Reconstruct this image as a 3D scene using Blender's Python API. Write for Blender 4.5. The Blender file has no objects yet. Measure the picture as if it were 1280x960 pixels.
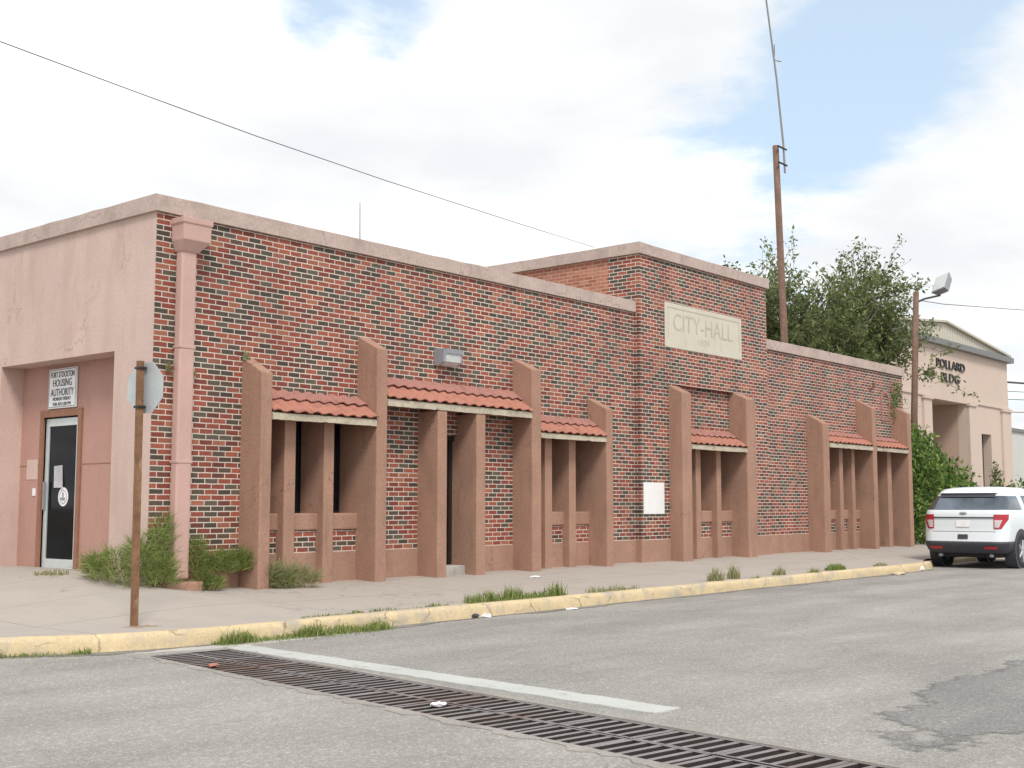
import bpy, bmesh, math, random
from mathutils import Vector, Matrix
random.seed(11)
S = bpy.context.scene
COL = S.collection
R = math.radians

# ------------------------------------------------------------------ helpers
def tag(o, label=None, cat=None, group=None, kind=None):
    if label: o['label'] = label
    if cat: o['category'] = cat
    if group: o['group'] = group
    if kind: o['kind'] = kind
    return o

def empty(name, loc=(0, 0, 0), rz=0.0):
    o = bpy.data.objects.new(name, None)
    o.empty_display_size = .2
    COL.objects.link(o)
    o.location = loc
    o.rotation_euler = (0, 0, rz)
    return o

def obj(name, bm, mat, parent=None, smooth=False, bevel=0.0, seg=2):
    if bevel:
        bmesh.ops.bevel(bm, geom=list(bm.edges), offset=bevel, segments=seg, affect='EDGES', profile=.6)
    bmesh.ops.recalc_face_normals(bm, faces=list(bm.faces)) if bevel else None
    me = bpy.data.meshes.new(name)
    bm.to_mesh(me); bm.free()
    if smooth:
        for p in me.polygons: p.use_smooth = True
    mats = mat if isinstance(mat, (list, tuple)) else [mat]
    for m in mats: me.materials.append(m)
    o = bpy.data.objects.new(name, me)
    COL.objects.link(o)
    if parent is not None: o.parent = parent
    return o

def obj_py(name, verts, faces, mat, parent=None, smooth=False):
    me = bpy.data.meshes.new(name)
    me.from_pydata(verts, [], faces); me.update()
    if smooth:
        for p in me.polygons: p.use_smooth = True
    me.materials.append(mat)
    o = bpy.data.objects.new(name, me)
    COL.objects.link(o)
    if parent is not None: o.parent = parent
    return o

def box(bm, x0, x1, y0, y1, z0, z1, mi=0):
    v = [bm.verts.new(p) for p in ((x0,y0,z0),(x1,y0,z0),(x1,y1,z0),(x0,y1,z0),(x0,y0,z1),(x1,y0,z1),(x1,y1,z1),(x0,y1,z1))]
    for f in ((3,2,1,0),(4,5,6,7),(0,1,5,4),(1,2,6,5),(2,3,7,6),(3,0,4,7)):
        bm.faces.new([v[i] for i in f]).material_index = mi
    return v

def bx(*a):
    bm = bmesh.new(); box(bm, *a); return bm

def prism(bm, poly, vec):
    """poly: list of 3D points, extruded along vec"""
    a = [bm.verts.new(p) for p in poly]
    b = [bm.verts.new(Vector(p) + Vector(vec)) for p in poly]
    n = len(a)
    bm.faces.new(a[::-1]); bm.faces.new(b)
    for i in range(n):
        bm.faces.new((a[i], a[(i+1) % n], b[(i+1) % n], b[i]))
    bmesh.ops.recalc_face_normals(bm, faces=list(bm.faces))
    return bm

def frame_for(d):
    d = Vector(d).normalized()
    a = Vector((0, 0, 1)) if abs(d.z) < .9 else Vector((1, 0, 0))
    u = d.cross(a).normalized(); v = d.cross(u).normalized()
    return u, v

def tube(bm, pts, rads, n=10, cap=True):
    if not isinstance(rads, (list, tuple)): rads = [rads] * len(pts)
    pts = [Vector(p) for p in pts]
    rings = []
    for i, p in enumerate(pts):
        d = pts[min(i+1, len(pts)-1)] - pts[max(i-1, 0)]
        u, v = frame_for(d)
        rings.append([bm.verts.new(p + (u*math.cos(t) + v*math.sin(t)) * rads[i]) for t in (2*math.pi*k/n for k in range(n))])
    for a, b in zip(rings, rings[1:]):
        for k in range(n):
            bm.faces.new((a[k], a[(k+1) % n], b[(k+1) % n], b[k]))
    if cap:
        bm.faces.new(rings[0][::-1]); bm.faces.new(rings[-1])
    return bm

def text_obj(name, s, w, h, M, mat, parent=None, depth=.004):
    """text fitted into w x h, centred on the origin of matrix M (X right, Y up, Z out)"""
    cu = bpy.data.curves.new(name, 'FONT'); cu.body = s; cu.extrude = .02; cu.resolution_u = 3
    t = bpy.data.objects.new(name, cu); COL.objects.link(t)
    dg = bpy.context.evaluated_depsgraph_get()
    me = bpy.data.meshes.new_from_object(t.evaluated_get(dg))
    bpy.data.objects.remove(t); bpy.data.curves.remove(cu)
    xs = [v.co.x for v in me.vertices]; ys = [v.co.y for v in me.vertices]
    x0, x1, y0, y1 = min(xs), max(xs), min(ys), max(ys)
    for v in me.vertices:
        v.co = Vector(((v.co.x-(x0+x1)/2)/(x1-x0)*w, (v.co.y-(y0+y1)/2)/(y1-y0)*h, v.co.z/.02*depth))
    me.transform(M)
    me.materials.clear(); me.materials.append(mat)
    o = bpy.data.objects.new(name, me); COL.objects.link(o)
    if parent is not None: o.parent = parent
    return o

def facing(loc, n='-y'):
    X, N = {'-y': ((1,0,0),(0,-1,0)), '-x': ((0,-1,0),(-1,0,0))}[n]
    X = Vector(X); N = Vector(N); Y = N.cross(X)
    m = Matrix((X, Y, N)).transposed().to_4x4(); m.translation = Vector(loc)
    return m

# ------------------------------------------------------------------ materials
def mat(name):
    m = bpy.data.materials.new(name); m.use_nodes = True
    nt = m.node_tree; b = nt.nodes['Principled BSDF']
    return m, nt, b

def N(nt, typ, **kw):
    n = nt.nodes.new(typ)
    for k, v in kw.items():
        if k in n.inputs: n.inputs[k].default_value = v
        else: setattr(n, k, v)
    return n

def ramp(nt, stops, interp='LINEAR'):
    r = nt.nodes.new('ShaderNodeValToRGB'); r.color_ramp.interpolation = interp
    e = r.color_ramp.elements
    while len(e) < len(stops): e.new(.5)
    for el, (p, c) in zip(e, stops):
        el.position = p; el.color = (*c, 1) if len(c) == 3 else c
    return r

def rgb(h):
    def l(c):
        c /= 255.; return c/12.92 if c < .04045 else ((c+.055)/1.055)**2.4
    return tuple(l(c) for c in h)

def mul(c, k): return tuple(min(1, x*k) for x in c)

def mottled(name, c, var=.12, scale=1.3, rough=.9, bump=.15, bscale=60, fine=.06, stain=None, spec=.3, cracks=None):
    """paint / stucco / concrete with patchy wear and a grainy surface"""
    m, nt, b = mat(name); L = nt.links
    tc = N(nt, 'ShaderNodeNewGeometry')
    n1 = N(nt, 'ShaderNodeTexNoise', Scale=scale, Detail=6.0, Roughness=.62)
    n2 = N(nt, 'ShaderNodeTexNoise', Scale=bscale, Detail=3.0, Roughness=.7)
    L.new(tc.outputs['Position'], n1.inputs['Vector']); L.new(tc.outputs['Position'], n2.inputs['Vector'])
    r1 = ramp(nt, [(.25, mul(c, 1-var)), (.5, c), (.75, mul(c, 1+var))])
    L.new(n1.outputs['Fac'], r1.inputs['Fac'])
    r2 = ramp(nt, [(.3, (1-fine*2.2,)*3), (.7, (1+fine,)*3)])
    L.new(n2.outputs['Fac'], r2.inputs['Fac'])
    mx = N(nt, 'ShaderNodeMix', data_type='RGBA', blend_type='MULTIPLY'); mx.inputs[0].default_value = 1
    L.new(r1.outputs['Color'], mx.inputs[6]); L.new(r2.outputs['Color'], mx.inputs[7])
    out = mx.outputs[2]
    if stain:
        sc, col, lo, hi, stretch = stain
        mp = N(nt, 'ShaderNodeMapping'); mp.inputs['Scale'].default_value = stretch
        L.new(tc.outputs['Position'], mp.inputs['Vector'])
        n3 = N(nt, 'ShaderNodeTexNoise', Scale=sc, Detail=5.0, Roughness=.65)
        L.new(mp.outputs[0], n3.inputs['Vector'])
        mr = N(nt, 'ShaderNodeMapRange'); mr.inputs[1].default_value = lo; mr.inputs[2].default_value = hi
        L.new(n3.outputs['Fac'], mr.inputs[0])
        m2 = N(nt, 'ShaderNodeMix', data_type='RGBA'); m2.inputs[7].default_value = (*col, 1)
        L.new(mr.outputs[0], m2.inputs[0]); L.new(out, m2.inputs[6]); out = m2.outputs[2]
    if cracks:
        cs, cwid, camt = cracks
        cn_ = N(nt, 'ShaderNodeTexNoise', Scale=cs*2.2, Detail=6.0, Roughness=.65); L.new(tc.outputs['Position'], cn_.inputs['Vector'])
        cm = N(nt, 'ShaderNodeMix', data_type='VECTOR'); cm.inputs[0].default_value = .4/max(cs, .4); L.new(tc.outputs['Position'], cm.inputs[4]); L.new(cn_.outputs['Color'], cm.inputs[5])
        cv = N(nt, 'ShaderNodeTexVoronoi', feature='DISTANCE_TO_EDGE', Scale=cs); L.new(cm.outputs[1], cv.inputs['Vector'])
        cl = N(nt, 'ShaderNodeMapRange'); cl.inputs[1].default_value = cwid*.3; cl.inputs[2].default_value = cwid; cl.inputs[3].default_value = camt; cl.inputs[4].default_value = 0; L.new(cv.outputs['Distance'], cl.inputs[0])
        gate = N(nt, 'ShaderNodeMapRange'); gate.inputs[1].default_value = .46; gate.inputs[2].default_value = .56; L.new(n1.outputs['Fac'], gate.inputs[0])
        gm = N(nt, 'ShaderNodeMath', operation='MULTIPLY'); L.new(cl.outputs[0], gm.inputs[0]); L.new(gate.outputs[0], gm.inputs[1])
        m4 = N(nt, 'ShaderNodeMix', data_type='RGBA'); m4.inputs[7].default_value = (*mul(c, .35), 1)
        L.new(gm.outputs[0], m4.inputs[0]); L.new(out, m4.inputs[6]); out = m4.outputs[2]
    L.new(out, b.inputs['Base Color'])
    b.inputs['Roughness'].default_value = rough; b.inputs['Specular IOR Level'].default_value = spec
    if bump:
        bp = N(nt, 'ShaderNodeBump', Strength=bump, Distance=.01)
        L.new(n2.outputs['Fac'], bp.inputs['Height']); L.new(bp.outputs[0], b.inputs['Normal'])
    return m

def plain(name, c, rough=.5, metal=0.0, spec=.5, var=.06, scale=9.0):
    m, nt, b = mat(name); L = nt.links
    g = N(nt, 'ShaderNodeNewGeometry'); n = N(nt, 'ShaderNodeTexNoise', Scale=scale, Detail=4.0)
    L.new(g.outputs['Position'], n.inputs['Vector'])
    r = ramp(nt, [(.3, mul(c, 1-var)), (.7, mul(c, 1+var))]); L.new(n.outputs['Fac'], r.inputs['Fac'])
    L.new(r.outputs['Color'], b.inputs['Base Color'])
    b.inputs['Roughness'].default_value = rough; b.inputs['Metallic'].default_value = metal
    b.inputs['Specular IOR Level'].default_value = spec
    return m

def brick(name, stops, mortar, bw=.21, bh=.0723, ms=.0078, zoff=.0):
    m, nt, b = mat(name); L = nt.links
    g = N(nt, 'ShaderNodeNewGeometry'); sp = N(nt, 'ShaderNodeSeparateXYZ'); L.new(g.outputs['Position'], sp.inputs[0])
    ad = N(nt, 'ShaderNodeMath', operation='ADD'); L.new(sp.outputs[0], ad.inputs[0]); L.new(sp.outputs[1], ad.inputs[1])
    # slightly wandering joints
    nw = N(nt, 'ShaderNodeTexNoise', Scale=5.0, Detail=2.0); L.new(g.outputs['Position'], nw.inputs['Vector'])
    w1 = N(nt, 'ShaderNodeMath', operation='MULTIPLY_ADD'); w1.inputs[1].default_value = .009; L.new(nw.outputs['Fac'], w1.inputs[0]); L.new(sp.outputs[2], w1.inputs[2])
    w2 = N(nt, 'ShaderNodeMath', operation='ADD'); w2.inputs[1].default_value = zoff + 50*bh*2; L.new(w1.outputs[0], w2.inputs[0])
    w3 = N(nt, 'ShaderNodeMath', operation='ADD'); w3.inputs[1].default_value = 21.; L.new(ad.outputs[0], w3.inputs[0])
    cb0 = N(nt, 'ShaderNodeCombineXYZ'); L.new(w3.outputs[0], cb0.inputs[0]); L.new(w2.outputs[0], cb0.inputs[1])
    nr = N(nt, 'ShaderNodeTexNoise', Scale=32.0, Detail=3.0, Roughness=.7); L.new(g.outputs['Position'], nr.inputs['Vector'])
    vr = N(nt, 'ShaderNodeVectorMath', operation='MULTIPLY_ADD'); vr.inputs[1].default_value = (.011, .008, 0); L.new(nr.outputs['Color'], vr.inputs[0]); L.new(cb0.outputs[0], vr.inputs[2])
    cb = vr
    bt = N(nt, 'ShaderNodeTexBrick'); bt.offset = .5; bt.offset_frequency = 2
    for k, v in {'Color1': (0,0,0,1), 'Color2': (1,1,1,1), 'Mortar': (.5,.5,.5,1), 'Scale': 1.0, 'Mortar Size': ms, 'Mortar Smooth': .25, 'Bias': 0.0, 'Brick Width': bw, 'Row Height': bh}.items():
        bt.inputs[k].default_value = v
    L.new(cb.outputs[0], bt.inputs['Vector'])
    r = ramp(nt, stops, 'CONSTANT'); L.new(bt.outputs['Color'], r.inputs['Fac'])
    nf = N(nt, 'ShaderNodeTexNoise', Scale=35.0, Detail=4.0, Roughness=.7); L.new(g.outputs['Position'], nf.inputs['Vector'])
    rf = ramp(nt, [(.25, (.66,)*3), (.75, (1.28,)*3)]); L.new(nf.outputs['Fac'], rf.inputs['Fac'])
    mv = N(nt, 'ShaderNodeMix', data_type='RGBA', blend_type='MULTIPLY'); mv.inputs[0].default_value = 1
    L.new(r.outputs['Color'], mv.inputs[6]); L.new(rf.outputs['Color'], mv.inputs[7])
    nl = N(nt, 'ShaderNodeTexNoise', Scale=.9, Detail=5.0, Roughness=.6); L.new(g.outputs['Position'], nl.inputs['Vector'])
    rm = ramp(nt, [(.3, mul(mortar, .8)), (.7, mul(mortar, 1.08))]); L.new(nl.outputs['Fac'], rm.inputs['Fac'])
    mm = N(nt, 'ShaderNodeMix', data_type='RGBA'); L.new(bt.outputs['Fac'], mm.inputs[0]); L.new(mv.outputs[2], mm.inputs[6]); L.new(rm.outputs['Color'], mm.inputs[7])
    wm = N(nt, 'ShaderNodeMapping'); wm.inputs['Scale'].default_value = (1.2, 1.2, .35); L.new(g.outputs['Position'], wm.inputs['Vector'])
    wn = N(nt, 'ShaderNodeTexNoise', Scale=1.1, Detail=6.0, Roughness=.62); L.new(wm.outputs[0], wn.inputs['Vector'])
    wr = ramp(nt, [(.3, (.80,.80,.81)), (.5, (1.,1.,1.)), (.72, (1.12,1.09,1.06))]); L.new(wn.outputs['Fac'], wr.inputs['Fac'])
    wx = N(nt, 'ShaderNodeMix', data_type='RGBA', blend_type='MULTIPLY'); wx.inputs[0].default_value = 1; L.new(mm.outputs[2], wx.inputs[6]); L.new(wr.outputs['Color'], wx.inputs[7])
    L.new(wx.outputs[2], b.inputs['Base Color'])
    b.inputs['Roughness'].default_value = .85; b.inputs['Specular IOR Level'].default_value = .25
    inv = N(nt, 'ShaderNodeMath', operation='SUBTRACT'); inv.inputs[0].default_value = 1; L.new(bt.outputs['Fac'], inv.inputs[1])
    hh = N(nt, 'ShaderNodeMath', operation='MULTIPLY_ADD'); hh.inputs[1].default_value = .25; L.new(nf.outputs['Fac'], hh.inputs[0]); L.new(inv.outputs[0], hh.inputs[2])
    bp = N(nt, 'ShaderNodeBump', Strength=.55, Distance=.008); L.new(hh.outputs[0], bp.inputs['Height']); L.new(bp.outputs[0], b.inputs['Normal'])
    return m

def leafy(name, cols, trans=.25, rough=.6):
    m, nt, b = mat(name); L = nt.links
    g = N(nt, 'ShaderNodeNewGeometry')
    r = ramp(nt, cols); L.new(g.outputs['Random Per Island'], r.inputs['Fac'])
    L.new(r.outputs['Color'], b.inputs['Base Color']); b.inputs['Roughness'].default_value = rough
    b.inputs['Specular IOR Level'].default_value = .3
    t = N(nt, 'ShaderNodeBsdfTranslucent'); L.new(r.outputs['Color'], t.inputs['Color'])
    mx = N(nt, 'ShaderNodeMixShader'); mx.inputs[0].default_value = trans
    out = nt.nodes['Material Output']
    L.new(b.outputs[0], mx.inputs[1]); L.new(t.outputs[0], mx.inputs[2]); L.new(mx.outputs[0], out.inputs['Surface'])
    return m

def asphalt(name, c, c2):
    m, nt, b = mat(name); L = nt.links
    g = N(nt, 'ShaderNodeNewGeometry')
    big = N(nt, 'ShaderNodeTexNoise', Scale=.35, Detail=6.0, Roughness=.6)
    mp = N(nt, 'ShaderNodeMapping'); mp.inputs['Scale'].default_value = (.35, 1.6, 1)
    L.new(g.outputs['Position'], mp.inputs['Vector'])
    streak = N(nt, 'ShaderNodeTexNoise', Scale=.8, Detail=5.0, Roughness=.6); L.new(mp.outputs[0], streak.inputs['Vector'])
    fine = N(nt, 'ShaderNodeTexNoise', Scale=85.0, Detail=2.0, Roughness=.8)
    vor = N(nt, 'ShaderNodeTexVoronoi', Scale=60.0)
    for n in (big, fine, vor): L.new(g.outputs['Position'], n.inputs['Vector'])
    av = N(nt, 'ShaderNodeMath', operation='ADD'); L.new(big.outputs['Fac'], av.inputs[0]); L.new(streak.outputs['Fac'], av.inputs[1])
    rb = ramp(nt, [(.38, c), (.62, c2)]); hv = N(nt, 'ShaderNodeMath', operation='MULTIPLY'); hv.inputs[1].default_value = .5
    L.new(av.outputs[0], hv.inputs[0]); L.new(hv.outputs[0], rb.inputs['Fac'])
    rf = ramp(nt, [(.28, (.70,)*3), (.5, (1.,)*3), (.74, (1.27, 1.25, 1.20))]); L.new(fine.outputs['Fac'], rf.inputs['Fac'])
    m1 = N(nt, 'ShaderNodeMix', data_type='RGBA', blend_type='MULTIPLY'); m1.inputs[0].default_value = 1
    L.new(rb.outputs['Color'], m1.inputs[6]); L.new(rf.outputs['Color'], m1.inputs[7])
    # individual stones showing through
    rv = ramp(nt, [(.0, (.8,)*3), (.8, (1.05,)*3), (.97, (1.5, 1.45, 1.35))]); sc = N(nt, 'ShaderNodeSeparateColor'); L.new(vor.outputs['Color'], sc.inputs[0]); L.new(sc.outputs[0], rv.inputs['Fac'])
    m2 = N(nt, 'ShaderNodeMix', data_type='RGBA', blend_type='MULTIPLY'); m2.inputs[0].default_value = .7
    L.new(m1.outputs[2], m2.inputs[6]); L.new(rv.outputs['Color'], m2.inputs[7])
    # long hairline cracks
    cw = N(nt, 'ShaderNodeTexNoise', Scale=1.5, Detail=5.0); L.new(g.outputs['Position'], cw.inputs['Vector'])
    cm = N(nt, 'ShaderNodeMix', data_type='VECTOR'); cm.inputs[0].default_value = .35; L.new(g.outputs['Position'], cm.inputs[4]); L.new(cw.outputs['Color'], cm.inputs[5])
    cv = N(nt, 'ShaderNodeTexVoronoi', feature='DISTANCE_TO_EDGE', Scale=.36); L.new(cm.outputs[1], cv.inputs['Vector'])
    cr = ramp(nt, [(.0, (.62,)*3), (.006, (1.,)*3)]); L.new(cv.outputs['Distance'], cr.inputs['Fac'])
    m3 = N(nt, 'ShaderNodeMix', data_type='RGBA', blend_type='MULTIPLY'); m3.inputs[0].default_value = .28
    L.new(m2.outputs[2], m3.inputs[6]); L.new(cr.outputs['Color'], m3.inputs[7])
    L.new(m3.outputs[2], b.inputs['Base Color']); b.inputs['Roughness'].default_value = .92; b.inputs['Specular IOR Level'].default_value = .25
    ah = N(nt, 'ShaderNodeMath', operation='ADD'); L.new(fine.outputs['Fac'], ah.inputs[0]); L.new(vor.outputs['Distance'], ah.inputs[1])
    bp = N(nt, 'ShaderNodeBump', Strength=.5, Distance=.012); L.new(ah.outputs[0], bp.inputs['Height']); L.new(bp.outputs[0], b.inputs['Normal'])
    return m

BR_STOPS = [(0, (.092,.078,.060)), (.09, (.118,.100,.077)), (.18, (.076,.062,.049)), (.27, (.112,.080,.062)), (.36, (.145,.056,.045)), (.44, (.21,.060,.045)), (.55, (.285,.084,.058)), (.66, (.25,.072,.053)), (.77, (.33,.102,.067)), (.88, (.29,.112,.077)), (.95, (.35,.14,.088))]
M = dict(
    brick=brick('facade_brick', BR_STOPS, (.65,.575,.505)),
    common=brick('common_brick', [(0, (.36,.13,.085)), (.3, (.42,.17,.11)), (.65, (.46,.20,.13)), (.9, (.34,.12,.08))], (.52,.38,.30)),
    terra=mottled('terracotta_stucco', (.39,.232,.170), .13, 1.4, .94, .5, 38, .09, (2.2, (.29,.175,.13), .50, .74, (2,2,.45)), cracks=(1.1, .006, .55)),
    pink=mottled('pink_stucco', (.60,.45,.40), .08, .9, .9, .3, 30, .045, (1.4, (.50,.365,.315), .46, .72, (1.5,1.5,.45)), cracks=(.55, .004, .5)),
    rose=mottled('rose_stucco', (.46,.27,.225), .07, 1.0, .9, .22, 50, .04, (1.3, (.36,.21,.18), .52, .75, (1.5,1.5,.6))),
    pipe=mottled('pink_metal_paint', (.55,.36,.315), .07, 2.0, .6, .05, 40, .03, (3.0, (.40,.24,.19), .60, .8, (1,1,.4))),
    coping=mottled('coping_plaster', (.50,.395,.355), .13, 2.2, .92, .3, 30, .09, (2.4, (.34,.27,.23), .52, .76, (1,1,1)), cracks=(1.3, .008, .7)),
    stone=mottled('carved_limestone', (.60,.56,.47), .06, 2.5, .9, .12, 50, .03, (2.2, (.50,.47,.37), .55, .8, (2,2,.7))),
    stone_dk=mottled('limestone_carving_shadow', (.475,.445,.37), .10, 4.0, .95, .1, 50, .05),  # darker stone colour stands for shadow in the carved letters and groove
    tile=mottled('clay_tile', (.42,.185,.135), .3, 5.0, .85, .2, 60, .08, (5.0, (.30,.12,.085), .55, .75, (1,1,1))),
    tile_top=mottled('faded_clay_tile', (.375,.185,.155), .3, 5.0, .88, .2, 60, .08, (5.0, (.30,.13,.10), .5, .75, (1,1,1))),
    fascia=mottled('weathered_fascia_wood', (.52,.465,.365), .2, 3.0, .85, .15, 40, .12, (6.0, (.30,.25,.18), .55, .70, (.6,1,1.5))),
    glass=None, 
    concrete=mottled('sidewalk_concrete', (.42,.375,.335), .10, .9, .93, .25, 70, .07, (.9, (.33,.29,.26), .50, .75, (1,1,1)), cracks=(.5, .004, .6)),
    gutter=mottled('gutter_concrete', (.46,.44,.41), .12, 1.6, .93, .3, 60, .09, (2.0, (.27,.255,.24), .5, .7, (1,1,1))),
    rim=mottled('trough_concrete', (.335,.31,.285), .14, 2.5, .95, .4, 50, .12, (3.0, (.24,.22,.20), .5, .7, (1,1,1))),
    kerb=mottled('worn_yellow_kerb_paint', (.61,.485,.30), .13, 2.0, .85, .2, 40, .08, (2.6, (.40,.355,.29), .50, .68, (1,1,1)), cracks=(1.6, .012, .8)),
    line=mottled('faded_white_line', (.50,.51,.49), .10, 2.0, .9, .25, 70, .09, (6.0, (.28,.275,.265), .60, .72, (1,1,1))),
    asphalt=asphalt('worn_asphalt', (.250,.240,.230), (.365,.350,.332)),
    patch=asphalt('darker_sealed_asphalt', (.18,.177,.18), (.275,.268,.26)),
    soil=mottled('dry_soil', (.30,.25,.19), .2, .2, .95, .2, 10, .1),
    grate=mottled('worn_lit_iron_top', (.25,.235,.24), .2, 2.5, .7, .2, 60, .12, (.9, (.17,.105,.08), .47, .62, (1,1,1))),  # worn bar tops, coloured lighter to look lit against the gaps
    grate_side=mottled('shaded_rusty_iron_side', (.05,.04,.036), .3, 4., .9, .2, 60, .1),  # near-black puts the shade between the bars into the side colour
    void=plain('unlit_void', (.03,.027,.025), .95),  # near-black colour painted for the unlit depth of trough and rooms
    galv=plain('galvanised_sheet', (.50,.54,.55), .45, .35, .5, .08, 6.0),
    rust=mottled('rusty_post', (.235,.125,.07), .35, 7.0, .85, .2, 60, .12, (6.0, (.38,.27,.16), .55, .68, (1,1,.4))),
    white=plain('white_enamel', (.80,.80,.80), .35, 0, .5, .03),
    alu=plain('brushed_aluminium', (.62,.66,.66), .38, .35, .5, .05),
    ink=plain('black_lettering', (.03,.03,.05), .5),
    paper=plain('white_paper', (.82,.81,.84), .8),
    trimwood=mottled('painted_door_trim', (.30,.15,.10), .15, 5.0, .75, .1, 40, .08),
    bronze=plain('dark_bronze_metal', (.035,.032,.03), .4, .4),
    lampbody=plain('weathered_grey_housing', (.30,.31,.34), .55, .2),
    lens=plain('frosted_lens', (.52,.55,.55), .15, 0, .6, .1, 30.),
    pole=mottled('creosoted_pole', (.20,.125,.092), .25, 3.0, .9, .3, 25, .18, (5.0, (.12,.075,.058), .5, .7, (3,3,.15))),
    metal=plain('dull_grey_metal', (.30,.30,.31), .5, .5),
    wire=plain('weathered_cable', (.07,.07,.075), .6),
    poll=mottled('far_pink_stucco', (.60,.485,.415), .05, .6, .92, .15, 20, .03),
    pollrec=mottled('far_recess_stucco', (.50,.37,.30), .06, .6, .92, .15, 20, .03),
    siding=None,
    fasc_dk=plain('grey_metal_fascia', (.19,.19,.19), .5, .3),
    palewall=mottled('pale_block_wall', (.56,.57,.54), .05, .5, .9, .1, 20, .03),
    bark=mottled('grey_bark', (.25,.21,.175), .25, 6.0, .95, .3, 30, .15),
    leaf=leafy('tree_leaves', [(0, (.075,.11,.04)), (.45, (.14,.19,.065)), (.8, (.22,.26,.10)), (1, (.32,.34,.15))], .45),
    shrubleaf=leafy('shrub_leaves', [(0, (.04,.085,.02)), (.5, (.11,.19,.042)), (.85, (.20,.30,.065)), (1, (.31,.37,.10))], .35),
    grass=leafy('weed_grass', [(0, (.12,.18,.045)), (.5, (.235,.31,.085)), (.85, (.35,.39,.14)), (1, (.48,.45,.22))], .45, .75),
    drygrass=leafy('dry_weed_grass', [(0, (.22,.26,.11)), (.5, (.36,.36,.19)), (1, (.52,.47,.30))], .4, .8),
    carpaint=plain('white_car_paint', (.71,.765,.80), .22, 0, .55, .01),
    plastic=plain('dark_grey_plastic', (.045,.047,.06), .55),
    tyre=plain('black_rubber', (.022,.022,.023), .85),
    red=plain('red_lamp_lens', (.42,.02,.035), .15, 0, .6),
    clearlens=plain('clear_lamp_lens', (.60,.52,.52), .15, 0, .6),
    chrome=plain('bright_metal', (.6,.6,.6), .25, .9),
)
def glassm(name, c, rough, spec):
    m, nt, b = mat(name); L = nt.links
    g = N(nt, 'ShaderNodeNewGeometry'); n = N(nt, 'ShaderNodeTexNoise', Scale=1.7, Detail=3.0); L.new(g.outputs['Position'], n.inputs['Vector'])
    r = ramp(nt, [(.35, mul(c, .4)), (.65, c)]); L.new(n.outputs['Fac'], r.inputs['Fac']); L.new(r.outputs['Color'], b.inputs['Base Color'])
    b.inputs['Roughness'].default_value = rough; b.inputs['Specular IOR Level'].default_value = spec
    return m
M['glass'] = glassm('dark_door_glass', (.010,.010,.013), .04, .10)
M['winglass'] = glassm('dark_window_glass', (.02,.022,.026), .05, .3)
M['carglass'] = glassm('tinted_car_glass', (.20,.235,.28), .06, .9); M['carglass'].node_tree.nodes['Principled BSDF'].inputs['Metallic'].default_value = .75
def corrugated():
    m, nt, b = mat('cream_metal_siding'); L = nt.links
    g = N(nt, 'ShaderNodeNewGeometry'); w = N(nt, 'ShaderNodeTexWave', Scale=1.1); w.bands_direction = 'X'; L.new(g.outputs['Position'], w.inputs['Vector'])
    r = ramp(nt, [(0, (.46,.42,.34)), (1, (.56,.52,.43))]); L.new(w.outputs['Fac'], r.inputs['Fac']); L.new(r.outputs['Color'], b.inputs['Base Color'])
    bp = N(nt, 'ShaderNodeBump', Strength=.4, Distance=.03); L.new(w.outputs['Fac'], bp.inputs['Height']); L.new(bp.outputs[0], b.inputs['Normal'])
    b.inputs['Roughness'].default_value = .5
    return m
M['siding'] = corrugated()

# ------------------------------------------------------------------ camera
F, CX, CY, YH, XV = 1532., 640, 480, 632., 1929.
th = math.atan((XV-CX)/math.hypot(F, YH-CY)); pit = math.atan((YH-CY)/F)
CAM = Vector((-8.9418, -13.4427, 1.08))
fw = Vector((math.cos(th)*math.cos(pit), math.sin(th)*math.cos(pit), math.sin(pit)))
rt = Vector((math.sin(th), -math.cos(th), 0)); up = rt.cross(fw)
cam = bpy.data.cameras.new('camera'); co = bpy.data.objects.new('camera', cam); COL.objects.link(co)
mw = Matrix((rt, up, -fw)).transposed().to_4x4(); mw.translation = CAM; co.matrix_world = mw
cam.sensor_width = 36; cam.lens = F/1280*36; cam.clip_end = 3000; cam.clip_start = .1
S.camera = co

# ------------------------------------------------------------------ light
SUN_EL, SUN_AZ = 50., 217.       # sun stands behind and above the camera, veiled by cloud
sd = Vector((math.cos(R(SUN_EL))*math.sin(R(SUN_AZ)), math.cos(R(SUN_EL))*math.cos(R(SUN_AZ)), math.sin(R(SUN_EL))))
sun = bpy.data.lights.new('sun', 'SUN'); sun.energy = 1.5; sun.angle = R(16); sun.color = (1, .95, .88)
so = bpy.data.objects.new('sun', sun); COL.objects.link(so); so.rotation_euler = (-sd).to_track_quat('-Z', 'Y').to_euler(); so.location = (0, 0, 30)
W = bpy.data.worlds.new('World'); S.world = W; W.use_nodes = True
nt = W.node_tree; L = nt.links; bg = nt.nodes['Background']
sky = N(nt, 'ShaderNodeTexSky'); sky.sky_type = 'NISHITA'; sky.sun_disc = False; sky.sun_elevation = R(SUN_EL); sky.sun_rotation = R(SUN_AZ); sky.dust_density = .6; sky.ozone_density = 2.0
tc = N(nt, 'ShaderNodeTexCoord'); nm = N(nt, 'ShaderNodeVectorMath', operation='NORMALIZE'); L.new(tc.outputs['Generated'], nm.inputs[0])
sx = N(nt, 'ShaderNodeSeparateXYZ'); L.new(nm.outputs[0], sx.inputs[0])
za = N(nt, 'ShaderNodeMath', operation='MAXIMUM'); za.inputs[1].default_value = 0; L.new(sx.outputs[2], za.inputs[0])
zb = N(nt, 'ShaderNodeMath', operation='ADD'); zb.inputs[1].default_value = .15; L.new(za.outputs[0], zb.inputs[0])
cmb = N(nt, 'ShaderNodeCombineXYZ'); cmb.inputs[2].default_value = 1.0
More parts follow.
